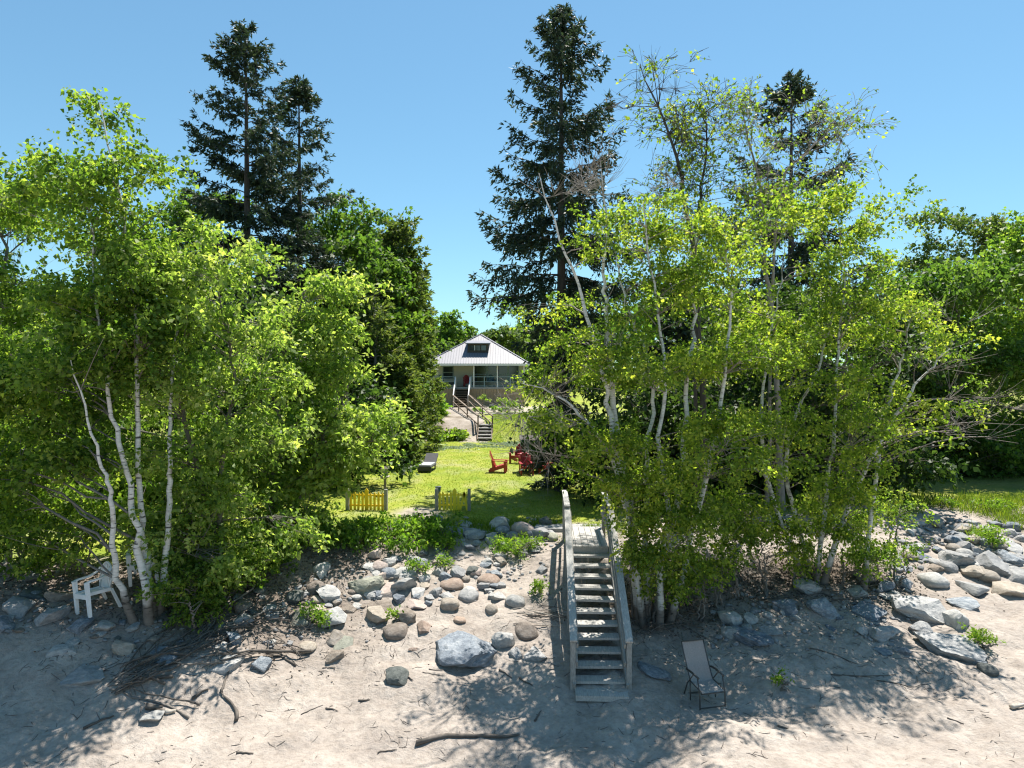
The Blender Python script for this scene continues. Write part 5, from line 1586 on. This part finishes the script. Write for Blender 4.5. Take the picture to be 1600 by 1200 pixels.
def build_sticks():
    rg = random.Random(12)
    # brush pile below the left birch: long dark branches running up to the right
    for k in range(46):
        x0 = rg.uniform(150, 330); y0 = 1085 - (x0 - 150) * .30 + rg.uniform(-34, 18)
        ln = rg.uniform(40, 190)
        an = math.radians(rg.gauss(-30, 20))
        a = G(x0, y0); b = G(x0 + ln * math.cos(an), y0 + ln * math.sin(an))
        stick(b, a, rg.uniform(.010, .030), 'drift' if rg.random() < .8 else 'grey_bark', 'dead branch in the dark brush pile below the birch clump', 'branches of the brush pile', 2000 + k, lift=rg.uniform(0, .16))
    for k in range(22):
        x0 = rg.uniform(360, 460); y0 = rg.uniform(960, 1020)
        an = math.radians(rg.gauss(20, 40)); ln = rg.uniform(25, 80)
        a = G(x0, y0); b = G(x0 + ln * math.cos(an), y0 + ln * math.sin(an) * .6)
        stick(a, b, rg.uniform(.006, .014), 'drift', 'dead twig tangled at the upper end of the brush pile', 'twigs above the brush pile', 2100 + k, lift=rg.uniform(0, .2))
    # dead roots and brush at the stairs birch and the leaning birch
    for k in range(46):
        x0 = rg.gauss(1030, 26); y0 = rg.uniform(945, 985)
        an = math.radians(rg.uniform(-10, 190)); ln = rg.uniform(25, 85)
        a = G(x0, y0); b = G(x0 + ln * math.cos(an), y0 + abs(ln * math.sin(an)) * .6)
        stick(a, b, rg.uniform(.006, .016), 'drift', 'dead brown twig matted at the foot of the stairs birch', 'twigs at the stairs birch', 2200 + k, lift=rg.uniform(.02, .25))
    for k in range(34):
        x0 = rg.uniform(1170, 1350); y0 = rg.uniform(890, 945)
        an = math.radians(rg.uniform(-20, 60)); ln = rg.uniform(30, 90)
        a = G(x0, y0); b = G(x0 + ln * math.cos(an), y0 + ln * math.sin(an) * .5)
        stick(a, b, rg.uniform(.006, .014), 'drift', 'dead twig caught among boulders under the leaning birch', 'twigs under the leaning birch', 2300 + k, lift=rg.uniform(0, .2))
    for k in range(14):
        x0 = rg.uniform(836, 880); y0 = rg.uniform(955, 985)
        a = G(x0 - rg.uniform(10, 60), y0 - rg.uniform(0, 22)); b = G(x0 + 24, y0 + rg.uniform(-6, 10))
        stick(a, b, rg.uniform(.006, .012), 'drift_pale' if k % 3 == 0 else 'drift', 'twig washed against the side of the beach stairs', 'twigs by the stairs', 2400 + k, lift=rg.uniform(0, .12))
    named = [
        (650, 1162, 812, 1153, .045, 'drift', 'long dark driftwood log lying on the lowest sand'),
        (372, 1128, 345, 1085, .035, 'drift', 'thick crooked branch pointing down the sand from the brush pile'),
        (345, 1085, 358, 1052, .028, 'drift', 'bent stick joined end to end with the crooked branch'),
        (463, 1042, 408, 1020, .026, 'drift', 'reddish brown stick beside the blue-grey stone'),
        (228, 1108, 254, 1112, .055, 'drift', 'short charred log end on shaded sand'),
        (258, 1118, 275, 1114, .045, 'drift_pale', 'short pale log end with dark hollow'),
        (130, 1140, 178, 1122, .026, 'drift', 'dark stick in the dappled shade of the sand'),
        (300, 1095, 326, 1082, .03, 'drift', 'stubby dark stick below the brush pile'),
        (1580, 1110, 1602, 1107, .05, 'drift_pale', 'bleached white driftwood piece on sunny sand'),
        (560, 1097, 578, 1094, .018, 'drift', 'short dark stick on open sand below the stones'),
        (509, 1110, 527, 1113, .016, 'drift', 'short brown stick on the open lower sand'),
        (470, 1118, 505, 1104, .010, 'drift', 'forked thin twig on the open lower sand'),
        (670, 1048, 706, 1052, .012, 'drift', 'dark thin twig below the largest pitted boulder'),
        (660, 1052, 692, 1058, .010, 'drift', 'second dark thin twig below the pitted boulder'),
        (628, 1052, 645, 1066, .022, 'drift', 'charred stick leaning on the black and white rock'),
        (640, 1100, 676, 1078, .006, 'drift_pale', 'curved pale twig on the open sand'),
        (780, 1048, 800, 1062, .018, 'drift', 'dark stick in the upper edge of the dappled sand'),
        (812, 1062, 832, 1075, .02, 'drift', 'dark curved stick near the stair shadow'),
        (504, 1045, 524, 1046, .012, 'drift', 'thin dark stick under the undercut stone'),
        (440, 1085, 456, 1060, .006, 'drift_pale', 'pale straight twig beside the crooked branch'),
        (1430, 1032, 1446, 1052, .018, 'drift_pale', 'pale stick at the edge of the birch shade'),
        (1265, 1015, 1340, 1040, .016, 'drift', 'long low branch lying across the dappled sand'),
        (1300, 1058, 1400, 1056, .012, 'drift', 'dark thin branch across the dappled sand'),
        (1370, 1065, 1450, 1072, .012, 'drift', 'thin branch ending in sunlit sand'),
        (1480, 1125, 1506, 1133, .014, 'drift', 'small stick in the sunlit sand corner'),
        (1215, 1136, 1232, 1140, .02, 'drift', 'short stick in the deep shade of the sand'),
        (836, 1130, 846, 1112, .02, 'drift', 'dark stick beside the foot of the beach stairs'),
        (370, 1178, 396, 1180, .02, 'drift', 'small brown stick on the lowest sand'),
        (590, 1178, 620, 1172, .014, 'drift', 'thin stick with side shoots on the lowest sand'),
    ]
    for k, (x0, y0, x1, y1, r, m, lab) in enumerate(named):
        stick(G(x0, y0), G(x1, y1), r, m, lab, None, 2500 + k, fork=r < .03, bend=.05)
    # litter too small to count
    rng = np.random.default_rng(77)
    P = []; R = []
    for (xa, xb, ya, yb, n) in ((0, 1600, 1010, 1200, 420), (420, 880, 880, 1030, 200), (1000, 1500, 930, 1060, 240), (60, 440, 930, 1060, 300), (640, 880, 820, 900, 160)):
        for i in range(n):
            g = G(rng.uniform(xa, xb), rng.uniform(ya, yb))
            a = rng.uniform(0, 6.28); L = rng.uniform(.03, .2)
            q = [g + np.array([math.cos(a), math.sin(a), 0]) * L * t + np.array([0, 0, .0]) for t in (-.5, 0, .5)]
            q[1][:2] += rng.normal(0, .1, 2) * L
            for v in q: v[2] = Hs(v[0], v[1]) + .004
            P.append(q); R.append([.004, .005, .003])
    V, Q = tubes(np.array(P), np.array(R) * 1.0, 4)
    tag(link('twig_litter', mesh_np('twig_litter', V, Q, 'drift')), 'fine brown twig litter scattered over the sand', kind='stuff')


build_sticks()


# ------------------------------------------------------------------ grasses, weeds, garden plants
def blades(name, label, X, Y, L, Wd, mat, seed, lean=.5, tint=None):
    rng = np.random.default_rng(seed)
    n = len(X)
    Z = H(X, Y) - .01
    C = np.column_stack([X, Y, Z])
    d = norm(np.column_stack([rng.normal(0, lean, n), rng.normal(0, lean, n), np.ones(n)]))
    nn = norm(rng.normal(0, 1, (n, 3)))
    V, Q = leaves(C, d, nn, L * rng.uniform(.6, 1.3, n), Wd * rng.uniform(.7, 1.3, n), .1)
    ti = np.clip((.5 if tint is None else tint) + rng.normal(0, .2, n), 0, 1)
    return tag(link(name, mesh_np(name, V, Q, mat, tint=np.repeat(ti, 4))), label, kind='stuff')


def build_plants():
    rng = np.random.default_rng(5)
    # mown lawn blades
    n = 48000
    X = rng.uniform(-8, 10, n); Y = 18.6 + 22 * rng.random(n) ** 1.3
    keep = (bank_t(X, Y) > 1.1) & (np.exp(-(((X + 2.75) / 0.75) ** 2 + ((Y - 20.2) / .75) ** 2)) < .45)
    X, Y = X[keep], Y[keep]
    blades('lawn_grass', 'short green and yellowish lawn grass', X, Y, .06 + .0 * X, .022 + .0 * X, 'grass_blade', 1, .8, tint=.30 + .5 * vnoise(X * .55, Y * .55, 31))
    # taller grass round the fence and bank crest
    n = 9000
    X = rng.uniform(-5.5, 3, n); t = rng.normal(1.1, .07, n)
    Y = np.interp(X, _tx, _toe) + t * (np.interp(X, _tx, _top) - np.interp(X, _tx, _toe))
    k = vnoise(X * 1.3, Y * 1.3, 40) > .42
    X, Y = X[k], Y[k]
    blades('bank_grass', 'unmown green grass along the crest of the bank by the yellow fences', X, Y, .16 + .0 * X, .016 + .0 * X, 'grass_blade', 2, .5, tint=.2)
    # dune grass over the right-hand rubble
    n = 15000
    X = rng.uniform(8.5, 17, n); Y = rng.uniform(18.5, 22.5, n)
    k = vnoise(X * 1.1, Y * 1.1, 41) + np.clip((Y - 20) * .22, -.4, .5) > .55
    X, Y = X[k], Y[k]
    blades('dune_grass', 'tall loose dune grass between the rubble and the shaded maples', X, Y, .34 + .0 * X, .018 + .0 * X, 'grass_blade', 3, .45, tint=.25)
    # silver ground cover at the foot of the cottage slope
    n = 9000
    t = rng.random(n)
    X = -5.2 + 6.4 * t + rng.normal(0, .25, n); Y = 37.0 + 2.4 * t + rng.normal(0, .55, n) - 2.5 * np.exp(-t * 7)
    k = vnoise(X * 1.3, Y * 1.3, 43) > .46
    blades('ground_cover', 'silvery ground cover plants edging the lawn below the cottage slope', X[k], Y[k], .14 + .0 * X[k], .07 + .0 * X[k], 'silver_leaf', 4, 1.1)
    # grass on the green slope beside the garden steps
    n = 16000
    X = rng.uniform(-1.3, 5, n); Y = rng.uniform(39.5, 50, n)
    blades('slope_grass', 'bright mown grass on the slope beside the garden steps', X, Y, .09 + .0 * X, .03 + .0 * X, 'grass_blade', 6, .8, tint=.22)
    # dry leaf litter under the bank trees
    X = []; Y = []
    for (cx, cy_, rx, ry, n) in ((-6.0, 14.7, 3.0, 1.5, 5000), (3.4, 15.3, 1.4, 1.0, 3000), (7.4, 16.8, 2.4, 1.2, 4500), (5.4, 16.4, 1.6, 1.1, 2600), (-9.6, 14.3, 2.6, 1.1, 2600), (-4.2, 16.5, 1.3, 1.1, 2200)):
        X.append(rng.normal(cx, rx * .55, n)); Y.append(rng.normal(cy_, ry * .55, n))
    X = np.concatenate(X); Y = np.concatenate(Y)
    blades('leaf_litter', 'dry brown leaf litter under the bank trees', X, Y, .06 + .0 * X, .035 + .0 * X, 'dead_leaf', 7, 2.5)
    # single plants
    weeds = [
        (487, 976, 15, 10, 40, 'bright green weed tuft on the sand between two boulders'),
        (812, 858, 36, 13, 90, 'leafy weed patch below the big orange-tan boulder'),
        (655, 900, 14, 6, 22, 'yellow-green weed tuft above the slanting grey boulder'),
        (697, 893, 9, 6, 16, 'small weed tuft beside the grey block in the stone row'),
        (700, 855, 18, 12, 50, 'rounded green weed clump at the tip of the low shrub'),
        (617, 972, 6, 4, 8, 'tiny weed growing on the long brown stone'),
        (846, 925, 12, 9, 18, 'thin dry weed beside the upper stair shadow'),
        (1532, 1005, 15, 14, 30, 'dry olive weed on the edge of the wide pale slab'),
        (1555, 845, 22, 18, 60, 'sunny yellow-green bush on top of the rubble'),
        (1478, 785, 9, 14, 22, 'tall seedling standing in the dune grass'),
        (1540, 792, 12, 10, 26, 'broad-leaved milkweed clump in the dune grass'),
        (1570, 795, 12, 9, 26, 'second broad-leaved clump at the end of the dune grass'),
        (1220, 1085, 7, 4, 8, 'small green seedling in the shaded sand'),
        (642, 822, 9, 6, 12, 'small milkweed sprout on the dry crest by the fence gap'),
    ]
    for k, (px, py, rx, ry, n, lab) in enumerate(weeds):
        g = G(px, py + ry * .8)
        bush('weed', lab, [(px, py, g[1] + .1, rx, ry, rx / IMG_F * g[1] * .8)], n, (.075, .032), 'weed_leaf', 300 + k, cat='weed', n_leaf=16, spray=.12, tint_shift=.12 if 'dry' not in lab else .3)
    garden = [
        (673, 640, 18, 24, 90, 'large bright green shrub on the sandy slope below the cottage', 'weed_leaf', 47),
        (668, 618, 10, 12, 30, 'sprawling green shrub against the porch skirting', 'weed_leaf', 54),
        (703, 686, 14, 9, 40, 'dark green clump at the bottom of the sandy slope', 'green_leaf', 41),
        (683, 697, 10, 6, 20, 'low green plant among the silvery ground cover', 'green_leaf', 39.5),
        (754, 624, 6, 5, 16, 'round clipped bush in the rockery closest to the porch steps', 'bright_leaf', 54),
        (784, 623, 5, 5, 16, 'round clipped bush in the middle of the rockery', 'bright_leaf', 54),
        (750, 642, 9, 5, 20, 'low mounded plant beside the garden path handrail', 'weed_leaf', 50),
        (790, 643, 9, 5, 20, 'low mounded plant above the edging stones', 'weed_leaf', 51),
        (772, 641, 6, 4, 14, 'small mounded plant between the rockery stones', 'weed_leaf', 51),
        (805, 638, 12, 8, 40, 'leafy plant at the end of the rockery', 'bright_leaf', 50),
        (830, 690, 16, 10, 40, 'shrub beneath the massive spruce at the lawn end', 'green_leaf', 36),
    ]
    for k, (px, py, rx, ry, n, lab, m, d) in enumerate(garden):
        bush('garden_shrub', lab, [(px, py, d, rx, ry)], n if px < 720 else n // 2 + 2, (.2, .12) if px < 720 else (.12, .08), m, 400 + k, n_leaf=24, spray=.3 if px < 720 else .16)


build_plants()
print('foliage triangles', TRI[0])
